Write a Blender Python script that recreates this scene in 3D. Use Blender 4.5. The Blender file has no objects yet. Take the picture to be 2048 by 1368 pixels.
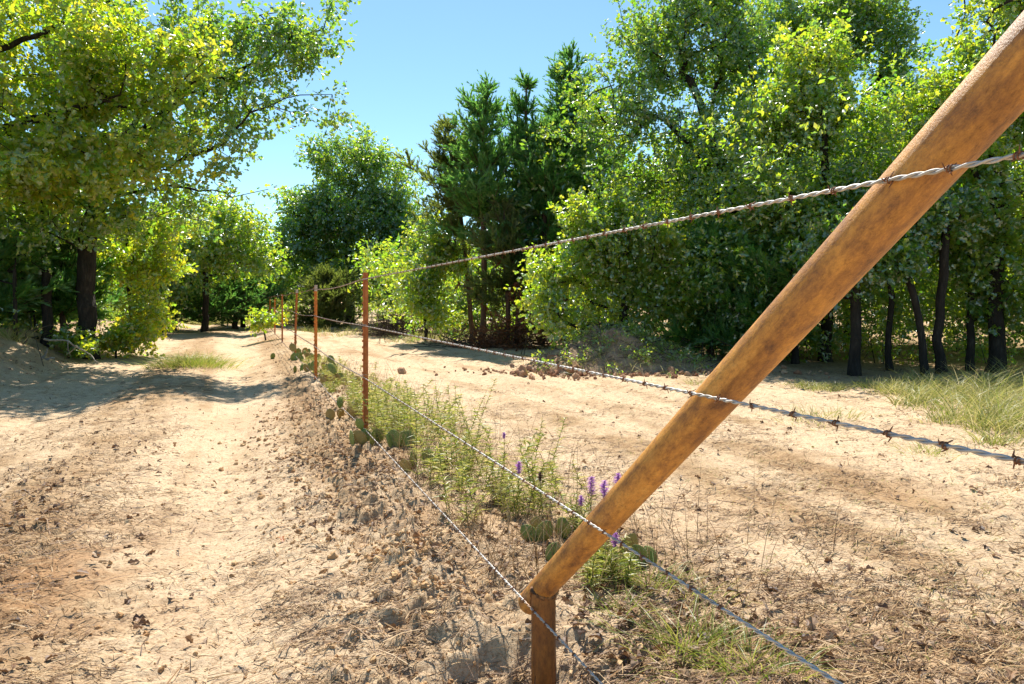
import bpy, math, random
import numpy as np
from mathutils import Vector, Matrix

rng = np.random.default_rng(7)
random.seed(7)
F = 1365.0          # focal length in photo pixels (24 mm on a 36 mm sensor)
CX, HY, CAMZ = 1024.0, 603.0, 1.2
SLOPE = 0.39        # the fence runs X = X0 - SLOPE * Y
scene = bpy.context.scene
COL = scene.collection

# ------------------------------------------------------------------ helpers
def P(px, py, Y):
    """world point seen at a place of the survey photo and at distance Y"""
    return np.array([(px - CX) / F * Y, Y, CAMZ - (py - HY) / F * Y])

def hash2(ix, iy, seed):
    h = (ix.astype(np.int64) * 374761393 + iy.astype(np.int64) * 668265263 + seed * 1442695041) & 0xFFFFFFFF
    h = ((h ^ (h >> 13)) * 1274126177) & 0xFFFFFFFF
    h = h ^ (h >> 16)
    return (h & 0xFFFF) / 65535.0

def vnoise(x, y, seed=0):
    x = np.asarray(x, float); y = np.asarray(y, float)
    ix = np.floor(x); iy = np.floor(y)
    fx = x - ix; fy = y - iy
    fx = fx * fx * (3 - 2 * fx); fy = fy * fy * (3 - 2 * fy)
    a = hash2(ix, iy, seed); b = hash2(ix + 1, iy, seed)
    c = hash2(ix, iy + 1, seed); d = hash2(ix + 1, iy + 1, seed)
    return (a * (1 - fx) + b * fx) * (1 - fy) + (c * (1 - fx) + d * fx) * fy

def fbm(x, y, seed=0, octv=4):
    s = 0; a = .5; t = 0
    for o in range(octv):
        s = s + a * vnoise(x, y, seed + o * 17); t += a
        x = np.asarray(x) * 2.03 + 3.1; y = np.asarray(y) * 2.03 + 1.7; a *= .5
    return s / t

def sstep(a, b, x):
    t = np.clip((np.asarray(x, float) - a) / (b - a), 0, 1)
    return t * t * (3 - 2 * t)

def lateral(x, y):
    return (x - 1.017 + SLOPE * y) / 1.073

def berm_profile(u, y):
    fade = .25 + .75 * sstep(2.8, 5.0, y)
    return np.exp(-((u + .12) / .42) ** 2) * fade

def rough_of(x, y):
    """0 on swept wheel tracks, 1 on the churned berm"""
    u = lateral(x, y)
    r = .25 + .9 * np.exp(-((u + .28) / .36) ** 2)
    r = r * (.4 + 1.1 * fbm(x * 1.3, y * 1.3, 5, 3))
    r = r * (1 - .75 * np.exp(-((u + 1.12) / .42) ** 2))
    r = r + .5 * np.exp(-((u + 2.2) / .5) ** 2) * fbm(x * 2, y * .8, 9, 3)
    return np.clip(r, .05, 1.3)

def ground_h(x, y, micro=True):
    x = np.asarray(x, float); y = np.asarray(y, float)
    u = lateral(x, y)
    h = .07 * berm_profile(u, y) - .09
    h = h + .09 * sstep(-.45, .3, u)                                  # clearing stands at fence level
    h = h - .07 * np.exp(-((u + 1.1) / .36) ** 2) - .07 * np.exp(-((u + 3.1) / .4) ** 2) + .02 * np.exp(-((u + 2.1) / .4) ** 2)
    h = h + .03 * (fbm(u * 3.2, (y - SLOPE * x) * .3, 25, 3) - .5) * sstep(2, 4, y)
    bank = sstep(-4.0, -5.6, u + .5 * (fbm(x * .5, y * .5, 3, 2) - .5) * 2)
    h = h + bank * (.62 + .5 * (fbm(x * 1.8, y * 1.8, 27, 4) - .5)) * sstep(6, 11, y) * sstep(60, 30, y)
    # ruts of the track that curls away on the right
    for off, dep in ((1.5, .05), (2.2, .07), (3.2, .05), (3.9, .07)):
        cu = off + .35 * np.sin(y * .25)
        h = h - dep * np.exp(-((u - cu) / .28) ** 2) * sstep(4, 8, y)
    h = h + .05 * (fbm(x * .7, y * .7, 21, 3) - .5) * 2 * sstep(1, 3, np.abs(u) + 1.5)
    # hollow dug round the foot of the short pipe
    d = np.hypot((x - .02) / .42, (y - 2.24) / .26)
    h = h - .17 * np.exp(-d ** 2.6) * (.8 + .4 * vnoise(x * 7, y * 7, 44))
    # heap of clods that came out of a hole
    d = np.hypot((x + .46) / .26, (y - 3.3) / .24)
    h = h + .085 * np.exp(-d ** 2) * (.3 + 1.2 * fbm(x * 9, y * 9, 91, 3))
    h = h + 1.0 * sstep(60, 140, y)
    if micro:
        near = np.clip(1.4 - y / 16., 0.15, 1)
        r = rough_of(x, y)
        h = h + r * near * (.055 * (fbm(x * 7, y * 7, 31, 4) - .5) + .03 * (vnoise(x * 24, y * 24, 35) - .5))
        h = h + near * .014 * (fbm(x * 14, y * 14, 51, 3) - .5) + near * .012 * sstep(.60, .78, vnoise(x * 21, y * 21, 57)) * sstep(.35, .6, fbm(x * 1.6, y * 1.6, 59, 3))
        h = h + r * near * .035 * sstep(.62, .8, vnoise(x * 13, y * 13, 77))
    return h

def gz(x, y):
    return float(ground_h(np.array([x]), np.array([y]))[0])

def add_mesh(name, blocks, mats, parent=None, loc=(0, 0, 0), smooth=False):
    """blocks: list of (verts (n,3), faces (m,k), material index[, smooth]) joined into ONE mesh object"""
    V = []; L = []; tot = []; mi = []; sm = []; off = 0
    for b in blocks:
        v = np.asarray(b[0], np.float32).reshape(-1, 3); f = np.asarray(b[1], np.int64)
        if len(v) == 0 or len(f) == 0:
            continue
        V.append(v); L.append((f + off).ravel()); tot.append(np.full(len(f), f.shape[1], np.int32))
        mi.append(np.full(len(f), b[2], np.int32))
        sm.append(np.full(len(f), b[3] if len(b) > 3 else smooth, bool)); off += len(v)
    V = np.concatenate(V); L = np.concatenate(L).astype(np.int32); tot = np.concatenate(tot)
    me = bpy.data.meshes.new(name)
    me.vertices.add(len(V)); me.vertices.foreach_set('co', V.ravel())
    me.loops.add(len(L)); me.loops.foreach_set('vertex_index', L)
    st = np.zeros(len(tot), np.int32); st[1:] = np.cumsum(tot)[:-1]
    me.polygons.add(len(tot)); me.polygons.foreach_set('loop_start', st); me.polygons.foreach_set('loop_total', tot)
    for m in (mats if isinstance(mats, (list, tuple)) else [mats]):
        me.materials.append(m)
    me.polygons.foreach_set('material_index', np.concatenate(mi))
    me.polygons.foreach_set('use_smooth', np.concatenate(sm))
    me.update(calc_edges=True)
    o = bpy.data.objects.new(name, me); COL.objects.link(o)
    o.location = loc
    if parent is not None:
        o.parent = parent
    return o

def tag(o, label=None, cat=None, group=None, kind=None):
    if label: o['label'] = label
    if cat: o['category'] = cat
    if group: o['group'] = group
    if kind: o['kind'] = kind
    return o

def empty(name, loc, label, cat, group=None):
    o = bpy.data.objects.new(name, None); COL.objects.link(o)
    o.location = loc; o.empty_display_size = .2
    return tag(o, label, cat, group)

def tubes(p0, p1, d0, d1, r0, r1, k=6):
    """many frusta at once"""
    n = len(p0)
    def rings(p, d, r):
        d = d / np.maximum(np.linalg.norm(d, axis=1, keepdims=True), 1e-9)
        ref = np.where(np.abs(d[:, 1:2]) > .85, np.array([[1., 0, 0]]), np.array([[0, 1., 0]]))
        a = np.cross(d, ref); a /= np.maximum(np.linalg.norm(a, axis=1, keepdims=True), 1e-9)
        b = np.cross(d, a)
        t = np.arange(k) / k * 2 * np.pi
        return p[:, None, :] + r[:, None, None] * (a[:, None, :] * np.cos(t)[None, :, None] + b[:, None, :] * np.sin(t)[None, :, None])
    R0 = rings(p0, d0, r0); R1 = rings(p1, d1, r1)
    V = np.concatenate([R0, R1], axis=1).reshape(-1, 3)
    i = np.arange(k); j = (i + 1) % k
    q = np.stack([i, j, j + k, i + k], 1)
    Fc = (q[None] + (np.arange(n) * 2 * k)[:, None, None]).reshape(-1, 4)
    return V, Fc

def tube_path(pts, rad, k=8, cap=True):
    pts = np.asarray(pts, float); n = len(pts)
    rad = np.full(n, rad) if np.isscalar(rad) else np.asarray(rad, float)
    d = np.gradient(pts, axis=0); d /= np.maximum(np.linalg.norm(d, axis=1, keepdims=True), 1e-9)
    a = np.cross(d[0], [0, 0, 1.]);
    if np.linalg.norm(a) < 1e-3: a = np.array([1., 0, 0])
    V = []
    t = np.arange(k) / k * 2 * np.pi
    for i in range(n):
        a = a - d[i] * np.dot(a, d[i]); a /= np.linalg.norm(a)
        b = np.cross(d[i], a)
        V.append(pts[i] + rad[i] * (np.cos(t)[:, None] * a + np.sin(t)[:, None] * b))
    V = np.concatenate(V)
    i = np.arange(k); j = (i + 1) % k
    q = np.stack([i, j, j + k, i + k], 1)
    Fc = (q[None] + (np.arange(n - 1) * k)[:, None, None]).reshape(-1, 4)
    blocks = [(V, Fc, 0, True)]
    if cap:
        for s, flip in ((0, True), (n - 1, False)):
            idx = np.arange(k)
            blocks.append((V[s * k:(s + 1) * k], (idx[::-1] if flip else idx)[None], 0, False))
    return blocks

def shift(blocks, off=(0, 0, 0), mat=None, M=None):
    out = []
    for b in blocks:
        v = np.asarray(b[0], float)
        if M is not None: v = v @ np.asarray(M).T
        out.append((v + np.asarray(off), b[1], b[2] if mat is None else mat) + tuple(b[3:]))
    return out

def frames(axis, normal):
    """rotation matrices (n,3,3): columns side, axis, normal"""
    y = axis / np.maximum(np.linalg.norm(axis, axis=1, keepdims=True), 1e-9)
    z = normal - y * np.sum(normal * y, axis=1, keepdims=True)
    z /= np.maximum(np.linalg.norm(z, axis=1, keepdims=True), 1e-6)
    x = np.cross(y, z)
    return np.stack([x, y, z], axis=2)

def scatter(tv, tf, pos, R, sc, mat=0, smooth=False):
    """copies of a small template merged into one block. sc: (n,) or (n,3)"""
    tv = np.asarray(tv, float); n = len(pos)
    sc = np.asarray(sc, float)
    if sc.ndim == 1: sc = np.repeat(sc[:, None], 3, 1)
    v = tv[None] * sc[:, None, :]
    V = np.einsum('nij,nkj->nki', R, v) + pos[:, None, :]
    Fc = (np.asarray(tf)[None] + (np.arange(n) * len(tv))[:, None, None]).reshape(-1, np.asarray(tf).shape[1])
    return (V.reshape(-1, 3), Fc, mat, smooth)

def unit(n):
    v = rng.normal(size=(n, 3)); return v / np.linalg.norm(v, axis=1, keepdims=True)

# ------------------------------------------------------------------ materials
def new_mat(name):
    m = bpy.data.materials.new(name); m.use_nodes = True
    nt = m.node_tree; nt.nodes.clear()
    return m, nt, nt.nodes, nt.links

def ramp(nodes, stops):
    r = nodes.new('ShaderNodeValToRGB'); cr = r.color_ramp
    while len(cr.elements) < len(stops): cr.elements.new(.5)
    for e, (p, c) in zip(cr.elements, stops):
        e.position = p; e.color = tuple(c) + (1,)
    return r

def leaf_mat(name, cols, trans, tw=.65, gloss=.09, rough=.36, patch=.6):
    m, nt, N, L = new_mat(name)
    geo = N.new('ShaderNodeNewGeometry')
    rp = ramp(N, [(i / (len(cols) - 1), c) for i, c in enumerate(cols)])
    tc = N.new('ShaderNodeTexCoord'); nz = N.new('ShaderNodeTexNoise'); nz.inputs['Scale'].default_value = .9
    nz.inputs['Detail'].default_value = 2
    L.new(tc.outputs['Object'], nz.inputs['Vector'])
    mx = N.new('ShaderNodeMath'); mx.operation = 'MULTIPLY_ADD'; mx.inputs[1].default_value = patch; mx.inputs[2].default_value = -.5 * patch
    L.new(nz.outputs['Fac'], mx.inputs[0])
    ad = N.new('ShaderNodeMath'); ad.operation = 'ADD'; ad.use_clamp = True
    L.new(geo.outputs['Random Per Island'], ad.inputs[0]); L.new(mx.outputs[0], ad.inputs[1])
    L.new(ad.outputs[0], rp.inputs[0])
    rt = ramp(N, [(i / (len(trans) - 1), c) for i, c in enumerate(trans)])
    L.new(ad.outputs[0], rt.inputs[0])
    df = N.new('ShaderNodeBsdfDiffuse'); tr = N.new('ShaderNodeBsdfTranslucent'); gl = N.new('ShaderNodeBsdfGlossy')
    gl.inputs['Roughness'].default_value = rough; gl.inputs['Color'].default_value = (.9, .95, 1, 1)
    L.new(rp.outputs[0], df.inputs['Color']); L.new(rt.outputs[0], tr.inputs['Color'])
    a = N.new('ShaderNodeMixShader'); a.inputs[0].default_value = tw
    L.new(df.outputs[0], a.inputs[1]); L.new(tr.outputs[0], a.inputs[2])
    b = N.new('ShaderNodeMixShader'); b.inputs[0].default_value = gloss
    L.new(a.outputs[0], b.inputs[1]); L.new(gl.outputs[0], b.inputs[2])
    o = N.new('ShaderNodeOutputMaterial'); L.new(b.outputs[0], o.inputs['Surface'])
    return m

def noise_mat(name, stops, scale=8, detail=6, rough=.9, bump=.3, bscale=40, stretch=(1, 1, 1), metal=0, bdist=.01, spec=.3, island=0):
    m, nt, N, L = new_mat(name)
    tc = N.new('ShaderNodeTexCoord'); mp = N.new('ShaderNodeMapping'); mp.inputs['Scale'].default_value = stretch
    L.new(tc.outputs['Object'], mp.inputs['Vector'])
    nz = N.new('ShaderNodeTexNoise'); nz.inputs['Scale'].default_value = scale; nz.inputs['Detail'].default_value = detail
    nz.inputs['Roughness'].default_value = .65
    L.new(mp.outputs[0], nz.inputs['Vector'])
    rp = ramp(N, stops)
    if island:
        geo = N.new('ShaderNodeNewGeometry')
        mm = N.new('ShaderNodeMix'); mm.inputs[0].default_value = island
        L.new(nz.outputs['Fac'], mm.inputs[2]); L.new(geo.outputs['Random Per Island'], mm.inputs[3])
        L.new(mm.outputs[0], rp.inputs[0])
    else:
        L.new(nz.outputs['Fac'], rp.inputs[0])
    b2 = N.new('ShaderNodeTexNoise'); b2.inputs['Scale'].default_value = bscale; b2.inputs['Detail'].default_value = 5
    L.new(mp.outputs[0], b2.inputs['Vector'])
    bp = N.new('ShaderNodeBump'); bp.inputs['Strength'].default_value = bump; bp.inputs['Distance'].default_value = bdist
    L.new(b2.outputs['Fac'], bp.inputs['Height'])
    pb = N.new('ShaderNodeBsdfPrincipled'); pb.inputs['Roughness'].default_value = rough; pb.inputs['Metallic'].default_value = metal
    pb.inputs['Specular IOR Level'].default_value = spec
    L.new(rp.outputs[0], pb.inputs['Base Color']); L.new(bp.outputs[0], pb.inputs['Normal'])
    o = N.new('ShaderNodeOutputMaterial'); L.new(pb.outputs[0], o.inputs['Surface'])
    return m

def blade_mat(name, cols, tw=.35, gloss=.04):
    return leaf_mat(name, cols, [tuple(min(1, x * 1.6) for x in c) for c in cols], tw, gloss, .45, .3)

M = {}
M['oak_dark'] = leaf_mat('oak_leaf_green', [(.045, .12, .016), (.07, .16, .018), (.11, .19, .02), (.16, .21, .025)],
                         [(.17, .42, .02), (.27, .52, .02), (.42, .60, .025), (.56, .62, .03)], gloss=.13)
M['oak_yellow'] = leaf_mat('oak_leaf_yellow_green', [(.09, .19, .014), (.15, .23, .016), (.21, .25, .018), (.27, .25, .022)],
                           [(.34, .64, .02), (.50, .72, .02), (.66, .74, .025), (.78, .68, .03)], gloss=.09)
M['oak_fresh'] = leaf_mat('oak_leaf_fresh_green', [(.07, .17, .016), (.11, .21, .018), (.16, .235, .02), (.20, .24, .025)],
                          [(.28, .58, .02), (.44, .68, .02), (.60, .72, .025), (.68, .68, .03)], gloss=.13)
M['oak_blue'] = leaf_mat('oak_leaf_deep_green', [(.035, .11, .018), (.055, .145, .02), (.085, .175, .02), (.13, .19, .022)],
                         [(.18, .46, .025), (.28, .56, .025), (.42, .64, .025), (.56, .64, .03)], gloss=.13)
M['cedar'] = leaf_mat('cedar_needles', [(.05, .155, .035), (.08, .20, .04), (.13, .235, .045)],
                      [(.14, .42, .07), (.22, .52, .075), (.36, .56, .07)], .5, .05, .5)
M['cedar_olive'] = leaf_mat('cedar_olive_needles', [(.05, .075, .018), (.07, .095, .02), (.10, .11, .022)],
                            [(.22, .32, .05), (.30, .40, .055), (.38, .43, .06)], .45, .05, .5)
M['dead_needles'] = leaf_mat('dead_needles', [(.12, .045, .018), (.20, .075, .03), (.28, .12, .05)],
                             [(.26, .09, .03), (.34, .13, .05), (.4, .17, .06)], .25, .03, .6)
M['orange_leaf'] = leaf_mat('orange_dead_leaf', [(.30, .09, .02), (.42, .15, .03)], [(.6, .2, .04), (.7, .28, .06)], .4, .05, .5)
M['bark'] = noise_mat('oak_bark', [(.3, (.010, .008, .007)), (.55, (.030, .024, .019)), (.8, (.075, .062, .05))], 14, 8, .95, 1.0, 26, (1, 1, .25), bdist=.04)
M['twig_bark'] = noise_mat('branch_bark', [(.3, (.035, .027, .020)), (.7, (.11, .09, .07))], 10, 5, .95, .4, 40)
M['cedar_bark'] = noise_mat('cedar_bark', [(.3, (.05, .028, .018)), (.7, (.17, .105, .07))], 18, 6, .95, .8, 40, (1, 1, .15), bdist=.02)
M['dead_wood'] = noise_mat('grey_dead_wood', [(.3, (.16, .13, .10)), (.7, (.42, .38, .32))], 12, 6, .9, .5, 50)
M['dark_brush'] = noise_mat('dark_dead_brush', [(.3, (.03, .02, .015)), (.7, (.12, .075, .055))], 12, 6, .95, .5, 50, island=.6)

def soil_mat(name):
    m, nt, N, L = new_mat(name)
    tc = N.new('ShaderNodeTexCoord')
    def noise(scale, det=6, ro=.6, vec=None):
        n = N.new('ShaderNodeTexNoise'); n.inputs['Scale'].default_value = scale; n.inputs['Detail'].default_value = det
        n.inputs['Roughness'].default_value = ro; L.new(vec or tc.outputs['Object'], n.inputs['Vector']); return n
    def mix(fac, a, b, mode='MIX'):
        x = N.new('ShaderNodeMix'); x.data_type = 'RGBA'; x.blend_type = mode
        for s, v in ((0, fac), (6, a), (7, b)):
            if hasattr(v, 'links') or hasattr(v, 'is_linked'): L.new(v, x.inputs[s])
            else: x.inputs[s].default_value = v if s == 0 else tuple(v) + (1,)
        return x.outputs[2]
    at = N.new('ShaderNodeAttribute'); at.attribute_name = 'bare'
    ar = N.new('ShaderNodeAttribute'); ar.attribute_name = 'red'
    n1 = noise(1.1, 5); n2 = noise(9, 8, .7); n3 = noise(70, 4, .7)
    r2 = ramp(N, [(.32, (.30, .185, .09)), (.48, (.51, .36, .195)), (.62, (.63, .47, .27))])
    L.new(n2.outputs['Fac'], r2.inputs[0])
    pale = mix(.45, (.74, .595, .435), r2.outputs[0])
    brown = mix(.45, (.34, .225, .135), r2.outputs[0])
    base = mix(at.outputs['Fac'], brown, pale)
    base = mix(ar.outputs['Fac'], base, (.40, .235, .12))
    r3 = ramp(N, [(.38, (.55, .47, .40)), (.5, (1, 1, 1)), (.68, (1.1, 1.1, 1.1))])
    L.new(n3.outputs['Fac'], r3.inputs[0])
    base = mix(.75, base, r3.outputs[0], 'MULTIPLY')
    # short dark fibres lying every which way
    wv = N.new('ShaderNodeTexVoronoi'); wv.inputs['Scale'].default_value = 55; wv.feature = 'DISTANCE_TO_EDGE'
    mp = N.new('ShaderNodeMapping'); mp.inputs['Scale'].default_value = (1, .35, 1); mp.inputs['Rotation'].default_value = (0, 0, .5)
    wob = noise(6, 3); 
    vm = N.new('ShaderNodeVectorMath'); vm.operation = 'MULTIPLY_ADD'; vm.inputs[1].default_value = (.25, .25, .25)
    L.new(wob.outputs['Color'], vm.inputs[0]); L.new(tc.outputs['Object'], vm.inputs[2]); L.new(vm.outputs[0], mp.inputs[0])
    L.new(mp.outputs[0], wv.inputs['Vector'])
    rw = ramp(N, [(.0, (1, 1, 1)), (.05, (0, 0, 0))]); L.new(wv.outputs['Distance'], rw.inputs[0])
    nm = noise(5, 5, .7); rm = ramp(N, [(.52, (0, 0, 0)), (.66, (1, 1, 1))]); L.new(nm.outputs['Fac'], rm.inputs[0])
    mm = N.new('ShaderNodeMath'); mm.operation = 'MULTIPLY'; L.new(rw.outputs[0], mm.inputs[0]); L.new(rm.outputs[0], mm.inputs[1])
    mk = N.new('ShaderNodeMath'); mk.operation = 'MULTIPLY'; mk.inputs[1].default_value = .55; L.new(mm.outputs[0], mk.inputs[0])
    base = mix(mk.outputs[0], base, (.17, .105, .06))
    base = mix(1., base, (.90, .88, .86), 'MULTIPLY')
    b1 = noise(28, 8, .75); b2 = noise(140, 4, .7)
    ad = N.new('ShaderNodeMath'); ad.operation = 'MULTIPLY_ADD'; ad.inputs[1].default_value = .35
    L.new(b2.outputs['Fac'], ad.inputs[0]); L.new(b1.outputs['Fac'], ad.inputs[2])
    bp = N.new('ShaderNodeBump'); bp.inputs['Strength'].default_value = .8; bp.inputs['Distance'].default_value = .02
    L.new(ad.outputs[0], bp.inputs['Height'])
    pb = N.new('ShaderNodeBsdfPrincipled'); pb.inputs['Roughness'].default_value = .95; pb.inputs['Specular IOR Level'].default_value = .15
    L.new(base, pb.inputs['Base Color']); L.new(bp.outputs[0], pb.inputs['Normal'])
    o = N.new('ShaderNodeOutputMaterial'); L.new(pb.outputs[0], o.inputs['Surface'])
    return m
M['soil'] = soil_mat('sandy_soil')
M['clod'] = noise_mat('soil_clod', [(.25, (.34, .185, .085)), (.5, (.52, .335, .17)), (.75, (.64, .46, .27))], 6, 6, .95, .8, 60, island=.5, bdist=.01, spec=.15)
M['red_clod'] = noise_mat('red_soil_clod', [(.25, (.24, .11, .06)), (.75, (.46, .28, .17))], 6, 6, .95, .8, 60, island=.5, spec=.15)
M['straw'] = leaf_mat('dry_straw', [(.055, .026, .012), (.14, .07, .028), (.25, .138, .058), (.37, .23, .105), (.52, .37, .20)],
                      [(.08, .05, .02), (.2, .12, .06), (.3, .2, .1), (.4, .3, .18), (.5, .4, .28)], .15, .03, .6, .2)
M['dead_leaf'] = leaf_mat('dead_leaf', [(.07, .035, .018), (.15, .08, .04), (.25, .14, .07), (.36, .25, .15)],
                          [(.12, .06, .02), (.25, .12, .05), (.35, .2, .1), (.4, .3, .2)], .2, .04, .6, .2)
M['rust_orange'] = noise_mat('rusted_orange_steel', [(.28, (.32, .085, .018)), (.5, (.58, .18, .035)), (.72, (.70, .28, .06))], 14, 8, .75, .25, 120, bdist=.003, spec=.3)
M['rust_brown'] = noise_mat('rusted_brown_steel', [(.28, (.22, .06, .018)), (.5, (.42, .13, .034)), (.75, (.55, .22, .06))], 16, 8, .72, .25, 120, bdist=.003, spec=.35)
M['pale_tip'] = noise_mat('weathered_white_paint', [(.35, (.38, .27, .21)), (.6, (.56, .48, .42))], 30, 6, .7, .3, 90, bdist=.002)
M['barb_rust'] = noise_mat('rusty_barb_wire', [(.3, (.10, .045, .026)), (.7, (.27, .115, .055))], 200, 4, .8, .3, 400, bdist=.001)
M['weld'] = noise_mat('burnt_weld', [(.35, (.04, .026, .018)), (.5, (.20, .09, .035)), (.7, (.48, .22, .055))], 45, 6, .6, .9, 120, bdist=.006)
M['clip'] = noise_mat('galvanised_clip', [(.3, (.30, .24, .19)), (.7, (.52, .46, .40))], 60, 3, .5, .1, 90, metal=.5)

def wire_mat():
    m, nt, N, L = new_mat('galvanised_wire')
    tc = N.new('ShaderNodeTexCoord')
    n = N.new('ShaderNodeTexNoise'); n.inputs['Scale'].default_value = 9; n.inputs['Detail'].default_value = 6
    L.new(tc.outputs['Object'], n.inputs['Vector'])
    rp = ramp(N, [(.35, (.34, .32, .30)), (.58, (.52, .50, .48)), (.70, (.36, .24, .16))]); L.new(n.outputs['Fac'], rp.inputs[0])
    pb = N.new('ShaderNodeBsdfPrincipled'); pb.inputs['Metallic'].default_value = .3; pb.inputs['Roughness'].default_value = .55
    L.new(rp.outputs[0], pb.inputs['Base Color'])
    o = N.new('ShaderNodeOutputMaterial'); L.new(pb.outputs[0], o.inputs['Surface'])
    return m
M['wire'] = wire_mat()

def pipe_mat(name, tint):
    m, nt, N, L = new_mat(name)
    tc = N.new('ShaderNodeTexCoord')
    def noise(s, d, r, st=(1, 1, 1)):
        mp = N.new('ShaderNodeMapping'); mp.inputs['Scale'].default_value = st; L.new(tc.outputs['Object'], mp.inputs[0])
        n = N.new('ShaderNodeTexNoise'); n.inputs['Scale'].default_value = s; n.inputs['Detail'].default_value = d; n.inputs['Roughness'].default_value = r
        L.new(mp.outputs[0], n.inputs['Vector']); return n
    a = noise(13, 10, .78, (1, 1, .4)); b = noise(85, 10, .85, (1, 1, .6)); c = noise(260, 3, .6)
    ra = ramp(N, [(.35, (.13, .058, .03)), (.45, (.37, .165, .042)), (.55, (.60, .285, .055)), (.66, (.66, .37, .10))]); L.new(a.outputs['Fac'], ra.inputs[0])
    rb = ramp(N, [(.36, (.40, .34, .32)), (.46, (.88, .86, .84)), (.62, (1.15, 1.13, 1.08))]); L.new(b.outputs['Fac'], rb.inputs[0])
    mx = N.new('ShaderNodeMix'); mx.data_type = 'RGBA'; mx.blend_type = 'MULTIPLY'; mx.inputs[0].default_value = .85
    L.new(ra.outputs[0], mx.inputs[6]); L.new(rb.outputs[0], mx.inputs[7])
    st = noise(7, 6, .7, (1, 1, .07)); rs = ramp(N, [(.36, (.40, .33, .32)), (.50, (1, 1, 1))]); L.new(st.outputs['Fac'], rs.inputs[0])
    m2 = N.new('ShaderNodeMix'); m2.data_type = 'RGBA'; m2.blend_type = 'MULTIPLY'; m2.inputs[0].default_value = .75
    L.new(mx.outputs[2], m2.inputs[6]); L.new(rs.outputs[0], m2.inputs[7]); mx = m2
    tn = N.new('ShaderNodeMix'); tn.data_type = 'RGBA'; tn.blend_type = 'MULTIPLY'; tn.inputs[0].default_value = 1; tn.inputs[7].default_value = tint + (1,)
    L.new(mx.outputs[2], tn.inputs[6])
    ad = N.new('ShaderNodeMath'); ad.operation = 'ADD'; L.new(b.outputs['Fac'], ad.inputs[0]); L.new(c.outputs['Fac'], ad.inputs[1])
    bp = N.new('ShaderNodeBump'); bp.inputs['Strength'].default_value = .5; bp.inputs['Distance'].default_value = .003; L.new(ad.outputs[0], bp.inputs['Height'])
    pb = N.new('ShaderNodeBsdfPrincipled'); pb.inputs['Roughness'].default_value = .5; pb.inputs['Specular IOR Level'].default_value = .5
    L.new(tn.outputs[2], pb.inputs['Base Color']); L.new(bp.outputs[0], pb.inputs['Normal'])
    o = N.new('ShaderNodeOutputMaterial'); L.new(pb.outputs[0], o.inputs['Surface'])
    return m
M['pipe'] = pipe_mat('rusted_ochre_pipe', (1., 1., 1.))
M['pipe_dark'] = pipe_mat('rusted_brown_pipe', (.52, .40, .34))
M['weed'] = blade_mat('green_weed', [(.15, .21, .024), (.26, .30, .035), (.38, .36, .07), (.50, .42, .18)], .45)
M['grass'] = blade_mat('tall_grass', [(.14, .19, .03), (.24, .26, .05), (.36, .33, .10), (.48, .42, .22)], .4)
M['grass_lush'] = blade_mat('short_lush_grass', [(.12, .19, .02), (.19, .255, .03), (.29, .31, .045), (.42, .36, .10)], .42)
M['stem'] = blade_mat('plant_stem', [(.09, .13, .03), (.15, .17, .05)], .2)
M['purple'] = leaf_mat('purple_petal', [(.42, .20, .50), (.54, .28, .62), (.66, .42, .70)], [(.5, .15, .62), (.62, .24, .72), (.7, .4, .76)], .4, .03, .5)
M['bud'] = leaf_mat('dark_bud', [(.09, .05, .04), (.16, .08, .07)], [(.1, .06, .05), (.2, .1, .1)], .2, .03, .5)
M['cactus'] = noise_mat('prickly_pear_skin', [(.3, (.10, .15, .03)), (.5, (.19, .23, .045)), (.72, (.34, .28, .06))], 9, 4, .55, .2, 60, bdist=.004, spec=.4)
M['cactus_red'] = noise_mat('sunburnt_pear_skin', [(.3, (.26, .21, .05)), (.55, (.38, .24, .07)), (.75, (.42, .22, .08))], 9, 4, .6, .2, 60, bdist=.004)
M['spine'] = noise_mat('cactus_spine', [(.3, (.35, .26, .15)), (.7, (.6, .5, .35))], 50, 2, .8, 0)

# ------------------------------------------------------------------ ground and dirt roads: one height field
def axis(dense0, dense1, step, lo, hi, grow):
    a = list(np.arange(dense0, dense1, step))
    s = step; x = a[-1]
    while x < hi:
        s = min(s * grow, 12); x += s; a.append(x)
    s = step; x = a[0]; pre = []
    while x > lo:
        s = min(s * grow, 12); x -= s; pre.append(x)
    return np.array(pre[::-1] + a)

xs = axis(-2.3, 2.6, .013, -260, 260, 1.017)
ys = [1.7]
while ys[-1] < 420: ys.append(ys[-1] + max(.011, .0058 * ys[-1]) if ys[-1] < 60 else ys[-1] + .05 * ys[-1])
pre = [1.7]; s = .012
while pre[-1] > -60: s = min(s * 1.12, 6); pre.append(pre[-1] - s)
ys = np.array(pre[::-1][:-1] + ys)
XX, YY = np.meshgrid(xs, ys)
ZZ = ground_h(XX, YY)
nx, ny = len(xs), len(ys)
UU = lateral(XX, YY)
bare = .80 + .5 * np.exp(-((UU + 1.1) / .5) ** 2) + .25 * np.exp(-((UU + 3.1) / .5) ** 2) - .75 * np.exp(-((UU + 2.15) / .42) ** 2) \
    - .8 * np.exp(-((UU + .33) / .34) ** 2) * sstep(2.6, 5, YY) + .2 * sstep(.9, 1.6, UU)
AL = (YY - SLOPE * XX) / 1.073
bare = bare + 1.3 * (fbm(XX * .9, YY * .9, 61, 5) - .5) + .9 * (fbm(XX * 5, YY * 5, 67, 4) - .5) + 1.9 * (fbm(UU * 4, AL * .3, 69, 4) - .5) * np.clip(YY / 4, 0, 1)
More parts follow.
